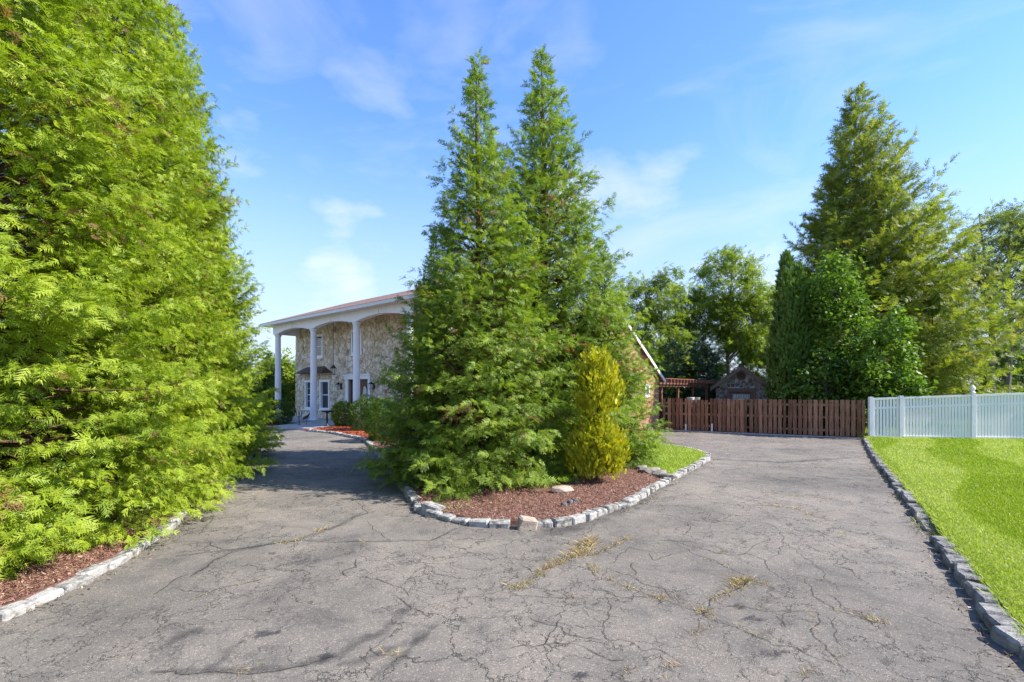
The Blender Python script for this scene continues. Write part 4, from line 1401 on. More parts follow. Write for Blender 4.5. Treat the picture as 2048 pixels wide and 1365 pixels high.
r_ = random.Random(5)
fr_open = [(o[0] - .08, o[1] + .08, o[2] - .08, o[3] + .08) for o in OPEN]
st = []
for c in voronoi_cells(X0, X1, 0.02, WT, 1150, 3, 1.5):
    q = stone_from_cell(c, fr_open, .016, YW, .05, r_)
    if q: st.append(q)
st.sort(key=lambda q: (q[3] > 10.6, -q[2]))
rest = MB()
for i, (v, f, ar, cx) in enumerate(st):
    if i < 300:
        MB().add(v, f).build('stone', M['stone'], wall)
    else:
        rest.add(v, f)
ro = rest.build('small_stones', M['stone'], wall)
# colour the joined stones one by one
ro['kind'] = 'stuff'


def window(x0, x1, z0, z1, grid, parent, y=YW, sill=True, fw=.075):
    w = wall_window = MB()
    w.box(x0 - .06, x0 + fw, y - .055, y + .16, z0 + .002, z1 - .002)
    w.box(x1 - fw, x1 + .06, y - .055, y + .16, z0 + .002, z1 - .002)
    w.box(x0 - .08, x1 + .08, y - .06, y + .165, z1 - fw, z1 + .07)
    w.box(x0 - .08, x1 + .08, y - .06, y + .165, z0 - .05, z0 + fw)
    win = w.build('window', M['white_paint'], parent)
    zm = (z0 + z1) / 2
    MB().box(x0 + fw, x1 - fw, y + .07, y + .12, zm - .025, zm + .025).build('meeting_rail', M['white_paint'], win)
    MB().box(x0 + fw, x1 - fw, y + .092, y + .10, z0 + fw, zm - .027).build('pane', M['glass'], win)
    MB().box(x0 + fw, x1 - fw, y + .102, y + .11, zm + .027, z1 - fw).build('pane', M['glass'], win)
    if grid:
        for k in range(1, 3):
            xm = x0 + fw + (x1 - x0 - 2 * fw) * k / 3
            MB().box(xm - .011, xm + .011, y + .078, y + .0915, z0 + fw, zm - .026).build('muntin', M['white_paint'], win)
            MB().box(xm - .011, xm + .011, y + .086, y + .1015, zm + .026, z1 - fw).build('muntin', M['white_paint'], win)
        for zz in (z0 + fw + (zm - z0 - fw) * .5, zm + (z1 - fw - zm) * .5):
            MB().box(x0 + fw, x1 - fw, y + .080, y + .090, zz - .011, zz + .011).build('muntin', M['white_paint'], win)
    if sill:
        MB().box(x0 - .14, x1 + .14, y - .11, y + .05, z0 - .125, z0 - .052).build('sill', M['white_paint'], win)
    return win


window(*OPEN[0], True, house)
window(*OPEN[1], False, house)
window(*OPEN[2], False, house)
window(*OPEN[3], False, house)

# bay roof over the lower windows
br_ = MB()
a0, a1, zt, zb, dp = 0.0, 3.95, 3.34, 2.93, .62
br_.add([(a0, YW - .05, zb), (a0 + .25, YW - dp, zb), (a1 - .25, YW - dp, zb), (a1, YW - .05, zb), (a0 + .85, YW - .06, zt), (a1 - .85, YW - .06, zt),
         (a0, YW + .02, zb), (a1, YW + .02, zb), (a0 + .85, YW + .02, zt), (a1 - .85, YW + .02, zt)],
        [(0, 1, 4), (1, 2, 5, 4), (2, 3, 5), (3, 2, 1, 0), (0, 4, 8, 6), (5, 3, 7, 9), (4, 5, 9, 8), (6, 7, 3, 0)])
br_.build('bay_roof', M['dark_roof'], house)

# front door
dtrim = MB()
dtrim.box(5.43, 5.70, YW - .08, YW + .12, .16, 2.50)
dtrim.box(7.70, 7.90, YW - .08, YW + .12, .16, 2.50)
dtrim.box(5.36, 7.97, YW - .12, YW + .12, 2.502, 2.70)
dtrim.box(5.30, 8.03, YW - .17, YW + .12, 2.702, 2.78)
dtrim.build('door_surround', M['white_paint'], house)
for x0, x1, lab in ((5.72, 6.69, None), (6.71, 7.68, None)):
    dd = MB().box(x0, x1, YW + .10, YW + .15, .17, 2.47)
    xc = (x0 + x1) / 2
    door = dd.build('door', M['door_wood'], house)
    ring, gl = [], []
    for k in range(24):
        t = 2 * math.pi * k / 24
        ring.append((xc + .27 * math.cos(t), 1.55 + .62 * math.sin(t)))
        gl.append((xc + .22 * math.cos(t), 1.55 + .56 * math.sin(t)))
    MB().prism(ring, YW + .075, YW + .0985).build('moulding', M['door_wood'], door)
    MB().prism(gl, YW + .065, YW + .0745).build('oval_glass', M['frosted'], door)
    MB().tube([(x0 + .08, YW + .098, 1.15), (x0 + .08, YW + .04, 1.15), (x0 + .16, YW + .04, 1.15)], .014, 6).build('handle', M['black_iron'], door)

# porch, columns, entablature
MB().box(-1.1, 14.3, -.45, YW - .002, -.02, .16).build('porch_slab', M['concrete'], house)
for k in range(4):
    x = 4.4 * k + (0.06 if k else 0)
    cm_ = MB().lathe([(.25, .162), (.25, .22), (.22, .24), (.195, .28), (.185, .34), (.182, 2.0), (.165, 5.18), (.165, 5.22), (.20, 5.26), (.205, 5.30), (.225, 5.33), (.225, 5.395)], 20)
    co = cm_.build('column', M['white_paint'], house, True)
    co.location = (x, 0, 0)


def ent_profile(x0, x1):
    """lower edge of the beam between two columns: flat shoulders, shallow arch"""
    p = [(x0 + .38, 5.40)]
    p += [(x0 + .62, 5.47)]
    n = 12
    for k in range(n + 1):
        t = k / n
        x = x0 + .75 + (x1 - x0 - 1.5) * t
        p.append((x, 5.46 + .13 * math.sin(math.pi * t) ** .7 if 0 < t < 1 else 5.47))
    p += [(x1 - .62, 5.47), (x1 - .38, 5.40)]
    return p


ent = MB()
prof = [(-.35, 5.40)]
for k in range(3):
    prof += ent_profile(4.4 * k, 4.4 * (k + 1))
prof += [(13.7, 5.40)]
TOP = 5.92
for (xa, za), (xb, zb_) in zip(prof, prof[1:]):
    ent.add([(xa, -.16, za), (xb, -.16, zb_), (xb, -.16, TOP), (xa, -.16, TOP), (xa, .16, za), (xb, .16, zb_), (xb, .16, TOP), (xa, .16, TOP)],
            [(0, 1, 2, 3), (7, 6, 5, 4), (4, 5, 1, 0)])
ent.add([(-.35, -.16, 5.4), (-.35, -.16, TOP), (-.35, .16, TOP), (-.35, .16, 5.4)], [(0, 1, 2, 3)])
eo = ent.build('entablature', M['white_paint'], house)
for k in range(3):
    x = 4.4 * k + 2.2
    MB().box(x - .03, x + .03, -.185, -.162, 5.60, 5.90).build('joint_strip', M['white_paint'], eo)
MB().box(-.348, -.05, .162, YW - .06, 5.40, 5.9).build('end_beam', M['white_paint'], house)
MB().box(-1.2, 14.4, -.40, YW - .002, 5.925, 5.96).build('porch_ceiling', M['white_paint'], house)

# roof: two slopes with a real thickness
EZ, RIDGE, RY = 5.98, 8.12, 5.6
PIT = (RIDGE - EZ) / (RY + .52)


def roof_slope(y0, z0, y1, z1, x0, x1, th=.12):
    """quad slab built flat in its own frame so the shingle courses follow the slope"""
    L = math.hypot(y1 - y0, z1 - z0)
    o = MB().box(x0, x1, 0, L, 0, th).build('roof', M['shingle'], house)
    o.location = (0, y0, z0)
    ang = math.atan2(z1 - z0, y1 - y0)
    if y1 < y0:
        o.rotation_euler = (math.pi - ang if False else ang, 0, 0)
    else:
        o.rotation_euler = (ang, 0, 0)
    return o


roof_slope(-.52, EZ, RY, RIDGE, -1.35, 14.6)
MB().add([(-1.35, RY + .03, RIDGE - .02), (14.6, RY + .03, RIDGE - .02), (14.6, 11.2, EZ), (-1.35, 11.2, EZ), (-1.35, RY + .03, RIDGE + .12), (14.6, RY + .03, RIDGE + .12), (14.6, 11.2, EZ + .12), (-1.35, 11.2, EZ + .12)],
         [(0, 1, 2, 3), (7, 6, 5, 4), (0, 4, 5, 1), (1, 5, 6, 2), (2, 6, 7, 3), (3, 7, 4, 0)]).build('rear_roof', M['shingle'], house)
MB().prism([(-1.36, 5.90), (14.61, 5.90), (14.61, 6.05), (-1.36, 6.05)], -.64, -.525).build('gutter', M['gutter'], house)
MB().add([(-.68, YW + .3, WT + .2), (-.68, 9.7, WT + .2), (-.68, RY, RIDGE - .16)], [(0, 1, 2), (2, 1, 0)]).build('gable', M['white_paint'], house)

# brick wing with its gable
WX0, WX1 = 14.6, 21.55
WY0, WY1 = 0.8, 8.21
EH, PH = 2.45, 4.74
ym = (WY0 + WY1) / 2
GZ = lambda y: PH - abs(y - ym) * (PH - EH) / (ym - WY0)
# gable wall with a window hole: the end wall as one slab
gw0, gw1, gz0, gz1 = 6.72, 7.10, 1.60, 2.12
wing = MB()
th = .25
for (ya, yb, za, zb_top) in ((WY0, gw0, 0, None), (gw0, gw1, 0, gz0), (gw0, gw1, gz1, None), (gw1, WY1, 0, None)):
    ys = sorted({ya, yb, *([ym] if ya < ym < yb else [])})
    for y0_, y1_ in zip(ys, ys[1:]):
        t0, t1 = (GZ(y0_), GZ(y1_)) if zb_top is None else (zb_top, zb_top)
        wing.add([(WX1, y0_, za), (WX1, y1_, za), (WX1, y1_, t1), (WX1, y0_, t0), (WX1 - th, y0_, za), (WX1 - th, y1_, za), (WX1 - th, y1_, t1), (WX1 - th, y0_, t0)],
                 [(0, 1, 2, 3), (7, 6, 5, 4), (0, 3, 7, 4), (1, 5, 6, 2), (3, 2, 6, 7)])
wo_ = wing.build('brick_gable_wall', M['brick'], house)
wo_['label'] = 'orange brick gable wall of the wing'
ww = MB()
ww.box(WX1 - .12, WX1 + .05, gw0 - .05, gw0 + .05, gz0, gz1)
ww.box(WX1 - .12, WX1 + .05, gw1 - .05, gw1 + .05, gz0, gz1)
ww.box(WX1 - .13, WX1 + .055, gw0 - .06, gw1 + .06, gz1 - .05, gz1 + .05)
ww.box(WX1 - .13, WX1 + .055, gw0 - .06, gw1 + .06, gz0 - .05, gz0 + .05)
gwo = ww.build('window', M['white_paint'], house)
MB().box(WX1 - .10, WX1 - .09, gw0 + .05, gw1 - .05, gz0 + .05, gz1 - .05).build('pane', M['glass'], gwo)
MB().box(WX0, WX1 - th - .002, WY0, WY0 + .25, 0, EH).build('wing_front_wall', M['brick'], house)
MB().box(WX0, WX1 - th - .002, WY1 - .25, WY1, 0, EH).build('wing_rear_wall', M['brick'], house)
sl = (PH - EH) / (ym - WY0)
for sgn in (-1, 1):
    ye = WY0 - .35 if sgn < 0 else WY1 + .35
    ze = EH - .35 * sl
    q = [(ye, ze + .02), (ym + sgn * .004, PH + .02), (ym + sgn * .004, PH + .16), (ye, ze + .16)]
    MB().add([(WX0 - .4, y, z) for y, z in q] + [(WX1 + .16, y, z) for y, z in q], [(0, 1, 2, 3), (7, 6, 5, 4), (0, 4, 5, 1), (1, 5, 6, 2), (2, 6, 7, 3), (3, 7, 4, 0)]).build('wing_roof', M['shingle'], house)
    q = [(ye, ze - .03), (ym + sgn * .006, PH - .03), (ym + sgn * .006, PH + .12), (ye, ze + .12)]
    MB().add([(WX1 + .163, y, z) for y, z in q] + [(WX1 + .20, y, z) for y, z in q], [(0, 1, 2, 3), (7, 6, 5, 4), (0, 4, 5, 1), (1, 5, 6, 2), (2, 6, 7, 3), (3, 7, 4, 0)]).build('rake_board', M['white_paint'], house)
MB().tube([(WX1 - .1, WY1 + .06, EH - .1), (WX1 - .1, WY1 + .06, .05)], .045, 8).build('downspout', M['pergola_wood'], house)

# walk from the drive to the porch
wk = MB().slab([(-11.85, 24.75), (-9.75, 23.45), (-9.25, 23.1), (-8.7, 26.0), (-11.2, 28.15)], -.02, .11).build('front_walk', M['concrete'])
tag(wk, 'pale concrete walk slab leading from the driveway to the porch', 'walkway', kind='structure')

# lanterns
hl = empty('hanging_lantern', HP(5.3, .75, 2.74))
zc = 5.925 - 2.74
MB().tube([(0, 0, .62), (0, 0, zc)], .012, 5).build('chain', M['black_iron'], hl)
fr = MB()
for sx in (-1, 1):
    for sy in (-1, 1):
        fr.tube([(.10 * sx, .10 * sy, .06), (.12 * sx, .12 * sy, .38)], .012, 4)
fr.box(-.12, .12, -.12, .12, .03, .06)
fr.add([(-.15, -.15, .38), (.15, -.15, .38), (.15, .15, .38), (-.15, .15, .38), (0, 0, .62)], [(3, 2, 1, 0), (0, 1, 4), (1, 2, 4), (2, 3, 4), (3, 0, 4)])
fr.tube([(0, 0, 0), (0, 0, .03)], .03, 6)
fr.build('cage', M['black_iron'], hl)
MB().lathe([(.03, .065), (.05, .16), (.03, .30)], 8).build('lamp', M['lamp_glass'], hl)
tag(hl, 'black iron lantern hanging on a long chain under the porch', 'lantern')


def wall_lantern(s, z, label):
    o = empty('wall_lantern', HP(s, YW - .06, z), HA)
    c = MB()
    for sx in (-1, 1):
        for sy in (-1, 1):
            c.tube([(.07 * sx, -.17 + .07 * sy, .02), (.10 * sx, -.17 + .10 * sy, .28)], .011, 4)
    c.box(-.08, .08, -.25, -.09, 0, .02)
    c.add([(-.13, -.30, .28), (.13, -.30, .28), (.13, -.04, .28), (-.13, -.04, .28), (0, -.17, .44)], [(3, 2, 1, 0), (0, 1, 4), (1, 2, 4), (2, 3, 4), (3, 0, 4)])
    c.build('cage', M['black_iron'], o)
    MB().lathe([(.04, .025), (.055, .14), (.04, .27)], 8, (0, -.17)).build('lamp', M['lamp_glass'], o)
    MB().box(-.06, .06, -.03, .08, .02, .36).build('back_plate', M['black_iron'], o)
    tag(o, label, 'lantern')


wall_lantern(4.92, 1.92, 'black wall lantern between the lower window and front door')
wall_lantern(8.25, 1.92, 'black wall lantern right of the front door')

# bird bath and iron ornaments by the porch
x, y = G(654, 853, .11)
bb = empty('bird_bath', (x, y, .10))
MB().lathe([(.16, 0), (.17, .03), (.07, .06), (.04, .16), (.055, .35), (.035, .62), (.07, .68)], 14).build('pedestal', M['black_iron'], bb, True)
MB().lathe([(.05, .682), (.18, .70), (.29, .76), (.30, .78), (.27, .775), (.02, .73)], 18).build('bowl', M['black_iron'], bb, True)
tag(bb, 'dark iron bird bath on the walk before the window', 'bird bath')
x, y = G(598, 851, .08)
cs = empty('iron_planter_stand', (x, y, .05))
MB().tube([(0, 0, 0), (0, 0, .62)], .02, 6).build('post', M['black_iron'], cs)
cg = MB()
for k in range(6):
    t = k * math.pi / 3
    cg.tube([(0, 0, .45), (.14 * math.cos(t), .14 * math.sin(t), .52), (.16 * math.cos(t), .16 * math.sin(t), .78)], .012, 4)
cg.build('basket', M['black_iron'], cs)
fb = MB()
for k in range(3):
    t = k * 2.1
    fb.tube([(0, 0, .12), (.16 * math.cos(t), .16 * math.sin(t), 0)], .012, 4)
fb.build('foot', M['black_iron'], cs)
tag(cs, 'black iron basket stand left of the second column', 'ornament')
x, y = G(612, 850, .1)
bo = empty('bird_ornament', (x, y, .05))
MB().tube([(0, 0, 0), (.04, 0, .35)], .012, 5).build('leg', M['black_iron'], bo)
MB().tube([(-.16, 0, .30), (-.08, 0, .40), (.04, 0, .46), (.13, 0, .55), (.20, 0, .68)], [.01, .07, .085, .04, .012], 7).build('body', M['black_iron'], bo, True)
tag(bo, 'small black metal bird figure beside the basket stand', 'ornament')

# ------------------------------------------------------------------ brown fence
FA, FB = Vector((7.15, 23.65, 0)), Vector((13.85, 19.62, 0))
fd = (FB - FA); FL = fd.length
fence = empty('brown_fence', FA, math.atan2(fd.y, fd.x))
tag(fence, 'brown stained wooden picket fence across the end of the driveway', 'fence')
pk = [block_mesh('picket', .142, .022, 1.42, .004, .004, 60 + k) for k in range(5)]
for me in pk: me.materials.append(M['fence_wood'])
posts = [0.05, 1.05, 2.15, 3.55, 5.05, 6.55, FL - .05]
GATE = (1.1, 2.1)
x = .12
k = 0
while x < FL - .08:
    if all(abs(x - p) > .10 for p in posts):
        o = mobj('picket', pk[k % 5], None, fence)
        o.location = (x, -.055, .045)
        o.rotation_euler = (0, R(random.gauss(0, .35)), 0)
        o.scale = (1, 1, (1.395 / 1.42 if GATE[0] < x < GATE[1] else 1.02) + random.uniform(-.006, .006))
    k += 1
    x += .183
for p in posts:
    MB().box(p - .05, p + .05, -.048, .048, -.05, 1.50).build('post', M['fence_wood'], fence)
for z0 in (.22, .74, 1.24):
    for a_, b_ in zip(posts, posts[1:]):
        MB().box(a_ + .052, b_ - .052, -.038, .038, z0, z0 + .085).build('rail', M['fence_wood'], fence)
MB().box(-.1, FL + .3, -.34, -.17, -.02, .035).build('kerb_strip', M['concrete'], fence)
# short white pipe bollard at the gate and white post end
for xx, h, lab in ((1.06, .30, 'low white pipe stub at the left gate post'), (2.19, .36, 'low white pipe stub at the right gate post')):
    p = FA + fd.normalized() * xx + Vector((-.52, -.85, 0)) * .13
    wp = MB().tube([(0, 0, -.02), (0, 0, h)], .035, 8).tube([(0, 0, h), (0, 0, h + .02)], .042, 8).build('pipe_stub', M['white_paint'])
    wp.location = p
    tag(wp, lab, 'pipe', 'white pipe stubs at the gate')

# low dark shrubs added behind the brown fence so its gaps look shaded
lead = None
for k in range(8):
    p = FA + fd * ((k + .6) / 8.2) + Vector((.52, .85, 0)) * random.uniform(.75, 1.0)
    if lead is None:
        lead = shrub('added_gap_shrub', 1024, 860, 0, 1.25, 1.2, 1300, .13, M['yew'], 'added low dark shrub that darkens the gaps of the brown fence', 31, 'tuft', 'added shrubs behind the brown fence')
        lead.location = (p.x, p.y, 0)
    else:
        tag(copy_tree(lead, (p.x, p.y, 0), k * 1.3, (1, 1, random.uniform(.85, 1.08))))

# ------------------------------------------------------------------ white fence
WA, WB = Vector((13.55, 18.98, 0)), Vector((20.6, 17.92, 0))
wd_ = WB - WA; WL = wd_.length
wf = empty('white_fence', WA, math.atan2(wd_.y, wd_.x))
tag(wf, 'white vinyl fence of narrow vertical pickets beyond the lawn', 'fence')
ht = lambda x: 1.58 + .042 * x
wposts = [0.06, 1.10, 3.50, 5.92, WL - .06]
for i, p in enumerate(wposts):
    po = MB().box(p - .064, p + .064, -.064, .064, .02, ht(p) + .05).build('post', M['vinyl'], wf)
    if i in (2, 4):
        MB().lathe([(.085, ht(p) + .052), (.085, ht(p) + .085), (.045, ht(p) + .10), (.045, ht(p) + .14), (.078, ht(p) + .18), (.085, ht(p) + .23), (.06, ht(p) + .29), (.02, ht(p) + .325), (.004, ht(p) + .35)], 14, (p, 0)).build('finial', M['vinyl'], po, True)
pick = MB().box(-.042, .042, -.012, .012, 0, 1).mesh('white_picket'); pick.materials.append(M['vinyl'])
for a_, b_ in zip(wposts, wposts[1:]):
    n = int((b_ - a_ - .128) / .104)
    st_ = (b_ - a_ - .128) / n
    for k in range(n):
        x = a_ + .064 + st_ * (k + .5)
        o = mobj('picket', pick, None, wf)
        o.location = (x, 0, .16)
        o.scale = (1, 1, ht(x) - .16 - .06)
    for (lo, hi, top) in ((None, None, True), (.36, .28, False)):
        x0, x1 = a_ + .066, b_ - .066
        if top: za, zb_, wdt = (ht(x0) - .075, ht(x1) - .075), .075, .045
        else: za, zb_, wdt = (ht(x0) - .42, ht(x1) - .42), .07, .022
        MB().add([(x0, -wdt, za[0]), (x1, -wdt, za[1]), (x1, wdt, za[1]), (x0, wdt, za[0]), (x0, -wdt, za[0] + zb_), (x1, -wdt, za[1] + zb_), (x1, wdt, za[1] + zb_), (x0, wdt, za[0] + zb_)],
                 [(3, 2, 1, 0), (4, 5, 6, 7), (0, 1, 5, 4), (1, 2, 6, 5), (2, 3, 7, 6), (3, 0, 4, 7)]).build('rail', M['vinyl'], wf)
    MB().box(a_ + .066, b_ - .066, -.045, .045, .06, .17).build('rail', M['vinyl'], wf)

# ------------------------------------------------------------------ shed
shed = empty('stone_shed', (13.75, 30.0, 0), R(-23))
tag(shed, 'small dark fieldstone shed with steep gable behind the brown fence', 'shed')
SW, SE, SP = 1.40, 2.18, 3.22
sgz = lambda x: SP - abs(x) * (SP - SE) / SW
bay = (-.78, .78, 0.0, 1.98)
shb = MB()
for x0, x1, z0, zt in ((-SW, bay[0], -.05, None), (bay[0], 0, bay[3], None), (0, bay[1], bay[3], None), (bay[1], SW, -.05, None)):
    shb.add([(x0, 0, z0), (x1, 0, z0), (x1, 0, sgz(x1)), (x0, 0, sgz(x0)), (x0, .25, z0), (x1, .25, z0), (x1, .25, sgz(x1)), (x0, .25, sgz(x0))],
            [(0, 1, 2, 3), (7, 6, 5, 4), (0, 4, 5, 1), (0, 3, 7, 4), (1, 5, 6, 2)])
sw_ = shb.build('wall', M['shed_mortar'], shed)
MB().box(-SW, -SW + .2, .252, 3.2, -.05, SE).build('side_wall', M['shed_mortar'], shed)
MB().box(SW - .2, SW, .252, 3.2, -.05, SE).build('side_wall', M['shed_mortar'], shed)
MB().box(-SW, SW, 3.202, 3.4, -.05, SE).build('rear_wall', M['shed_mortar'], shed)
rr = random.Random(8)
for c in voronoi_cells(-SW, SW, .6, SP, 170, 9, 1.0):
    q = stone_from_cell(c, [bay, (-.26, .26, 2.44, 2.96)], .022, 0, .05, rr, lambda x, z: z < sgz(x) - .02)
    if q: MB().add(q[0], q[1]).build('stone', M['shed_stone'], sw_)
# round vent
vt = MB()
ringo = [(.25 * math.cos(2 * math.pi * k / 20), 2.70 + .25 * math.sin(2 * math.pi * k / 20)) for k in range(20)]
vt.prism(ringo, -.07, .02).build('round_vent', M['brown_trim'], shed)
for k in range(5):
    z = 2.56 + k * .07
    hw = math.sqrt(max(.01, .2 ** 2 - (z - 2.70) ** 2))
    MB().box(-hw, hw, -.095, -.071, z - .012, z + .012).build('slat', M['dark_roof'], shed)
# door frame with a barred window
MB().box(-.80, .80, -.05, .10, 1.78, 2.0).box(-.80, -.62, -.05, .10, 0, 1.778).box(.62, .80, -.05, .10, 0, 1.778).build('door_frame', M['brown_trim'], shed)
sd_ = MB().box(-.618, .618, .04, .09, 0, 1.776).build('door', M['brown_trim'], shed)
MB().box(-.46, .46, .015, .038, 1.30, 1.62).build('pane', M['lamp_glass'], sd_)
for k in range(7):
    x = -.40 + k * .133
    MB().box(x - .01, x + .01, .002, .0145, 1.30, 1.62).build('bar', M['brown_trim'], sd_)
OV = .32
for sg in (-1, 1):
    sl_ = (SP - SE) / SW
    xe, ze = sg * (SW + OV), SE - OV * sl_
    q = [(xe, ze), (sg * .003, SP), (sg * .003, SP + .12), (xe, ze + .12)]
    MB().add([(x, -.40, z) for x, z in q] + [(x, 3.7, z) for x, z in q], [(0, 1, 2, 3), (7, 6, 5, 4), (0, 4, 5, 1), (1, 5, 6, 2), (2, 6, 7, 3), (3, 7, 4, 0)]).build('roof', M['dark_roof'], shed)
    q = [(xe, ze - .14), (sg * .005, SP - .14), (sg * .005, SP + .10), (xe, ze + .10)]
    MB().add([(x, -.445, z) for x, z in q] + [(x, -.403, z) for x, z in q], [(0, 1, 2, 3), (7, 6, 5, 4), (0, 4, 5, 1), (1, 5, 6, 2), (2, 6, 7, 3), (3, 7, 4, 0)]).build('rake_board', M['brown_trim'], shed)

# ------------------------------------------------------------------ pergola behind the wing
pg = empty('pergola', HP(WX1 - .2, WY1 + .55), math.atan2(ux, -uy))
tag(pg, 'red brown timber pergola attached behind the brick wing', 'pergola')
PL = 6.6
for yy in (0.0, 2.8):
    MB().box(-.2, PL, yy - .05, yy + .05, 2.06, 2.26).build('beam', M['pergola_wood'], pg)
    for xx in (.15, 2.2, 4.3, 6.4):
        MB().box(xx - .06, xx + .06, yy - .047, yy + .047, -.05, 2.058).build('post', M['pergola_wood'], pg)
for k in range(17):
    xx = -.1 + k * .41
    MB().box(xx - .025, xx + .025, -.45, 3.25, 2.262, 2.42).build('rafter', M['pergola_wood'], pg)
for k in range(9):
    yy = -.35 + k * .44
    MB().box(-.2, PL, yy - .02, yy + .02, 2.422, 2.46).build('batten', M['pergola_wood'], pg)
for i, (px, Y, lab) in enumerate([(1381, 25.6, 'cream flower pot showing over the fence gate, left of two'), (1393, 25.9, 'cream flower pot showing over the fence gate, right of two')]):
    X = (px - 1024) / F * Y
    pt_ = empty('flower_pot', (X, Y, -.05))
    MB().lathe([(.10, 0), (.13, 1.18)], 10).build('pedestal', M['brown_trim'], pt_)
    MB().lathe([(.12, 1.182), (.16, 1.3), (.19, 1.52), (.20, 1.56), (.17, 1.56), (.15, 1.48)], 14).build('bowl', M['pot'], pt_, True)
    tag(pt_, lab, 'pot', 'pots behind the gate')

# low tiled roof peeping over the white fence
nh = empty('neighbour_roof', (27.6, 33.5, 0), R(12))
MB().box(-2.4, 2.4, 0, 4, -.05, 1.6).build('wall', M['brick'], nh)
MB().add([(-2.8, -.4, 1.55), (2.8, -.4, 1.55), (2.8, 2, 2.5), (-2.8, 2, 2.5), (-2.8, 4.4, 1.55), (2.8, 4.4, 1.55)], [(0, 1, 2, 3), (3, 2, 5, 4), (0, 3, 4), (1, 5, 2), (0, 4, 5, 1)]).build('roof', M['shingle'], nh)
tag(nh, 'low outbuilding with orange tiled roof showing over the white fence', 'outbuilding')

# ------------------------------------------------------------------ grass, weeds and mulch chips


def blades(name, X, Y, z, h, w, m, label, cat, lean=.5, tint=None, parent=None, curve=True):
    n = len(X)
    az = rng.random(n) * 2 * np.pi
    hh = h * rng.uniform(.55, 1.3, n)
    ld = rng.random(n) * 2 * np.pi
    ll_ = hh * lean * rng.uniform(.2, 1.4, n)
    wx, wy = np.cos(az) * w / 2, np.sin(az) * w / 2
    tx, ty = np.cos(ld) * ll_, np.sin(ld) * ll_
    V = np.zeros((n, 4, 3))
    V[:, 0] = np.stack([X - wx, Y - wy, np.full(n, z)], 1)
    V[:, 1] = np.stack([X + wx, Y + wy, np.full(n, z)], 1)
    V[:, 2] = np.stack([X + wx * .5 + tx * .9, Y + wy * .5 + ty * .9, z + hh * .8], 1)
    V[:, 3] = np.stack([X + tx * 1.3, Y + ty * 1.3, z + hh], 1)
    if tint is None: tint = rng.normal(.5, .2, n)
    me = fast_mesh(name, V.reshape(-1, 3), 4, tint)
    o = mobj(name, me, m, parent)
    if parent is None: tag(o, label, cat, None, 'stuff')
    return o


def sample_poly(poly, n, near=True, seed=0, ymax=None):
    """points in the polygon, thinning out with distance from the camera"""
    r = np.random.default_rng(seed)
    P = np.array(poly)
    out = []
    tot = 0
    xmin, xmax, ymin, ym_ = P[:, 0].min(), P[:, 0].max(), P[:, 1].min(), P[:, 1].max()
    if ymax: ym_ = min(ym_, ymax)
    while tot < n:
        k = n * 3
        if near:
            lo = max(ymin, 1.5)
            y = lo * (ym_ / lo) ** r.random(k)
            th_ = r.uniform(-1.1, 1.1, k)
            x = y * th_
        else:
            x = r.uniform(xmin, xmax, k); y = r.uniform(ymin, ym_, k)
        q = in_poly(x, y, poly)
        out.append(np.stack([x[q], y[q]], 1)); tot += q.sum()
    return np.concatenate(out)[:n]


Q = sample_poly(LAWN_R, 150000, True, 5, 24)
dist = Q[:, 1]
wv = .5 + .5 * np.sin((Q[:, 0] * .80 - Q[:, 1] * .60 + .25 * np.sin(Q[:, 1])) * 2 * np.pi / 2.3)
blades('lawn_grass', Q[:, 0], Q[:, 1], .088, .035 + .0015 * dist, .004 + .0011 * dist, M['grass'], 'short mown grass blades of the right lawn', 'grass', tint=np.where(rng.random(len(Q)) < .04, 1.0, .22 + .42 * np.clip((wv - .4) * 4, 0, 1) + rng.normal(0, .15, len(Q))))
Q = sample_poly(LAWN_I, 26000, False, 6)
blades('island_grass', Q[:, 0], Q[:, 1], .083, .05, .014, M['grass'], 'short grass blades on the island lawn', 'grass')
Q = sample_poly(LAWN_L, 9000, False, 7)
blades('shaded_grass', Q[:, 0], Q[:, 1], .083, .06, .013, M['grass'], 'short shaded grass on the left side of the island', 'grass')
# fringe of longer grass along the right kerb
L_ = np.array(inset(smooth_line(RIGHT, .02), -.13))
L_ = L_[(L_[:, 1] > 2.5)]
ii = rng.integers(0, len(L_), 9000)
blades('kerb_fringe', L_[ii, 0] + rng.normal(.03, .035, len(ii)), L_[ii, 1] + rng.normal(0, .04, len(ii)), .085, .06, .007, M['grass'], 'longer grass fringe hanging over the right kerb', 'grass', .8)


def weeds(name, pts, label, per=(7, 18), h=.042, spread=.026):
    X, Y, H_, T_ = [], [], [], []
    for (x, y, s) in pts:
        n = int(random.uniform(*per) * s)
        for k in range(n):
            X.append(x + random.gauss(0, spread * s)); Y.append(y + random.gauss(0, spread * s)); H_.append(h * s * random.uniform(.5, 1.3))
            T_.append(random.gauss(.55, .22))
    X = np.array(X); Y = np.array(Y)
    blades(name, X, Y, .001, np.array(H_), .0045, M['straw'], label, 'weeds', 1.3, np.array(T_))


W = []


def along(line, conv, dens, s0, s1, jit=.02):
    Pl = [conv(*p) for p in line]
    for a_, b_ in zip(Pl, Pl[1:]):
        L = math.hypot(b_[0] - a_[0], b_[1] - a_[1])
        for k in range(max(1, int(L * dens))):
            t = random.random()
            W.append((a_[0] + (b_[0] - a_[0]) * t + random.gauss(0, jit), a_[1] + (b_[1] - a_[1]) * t + random.gauss(0, jit), random.uniform(s0, s1)))


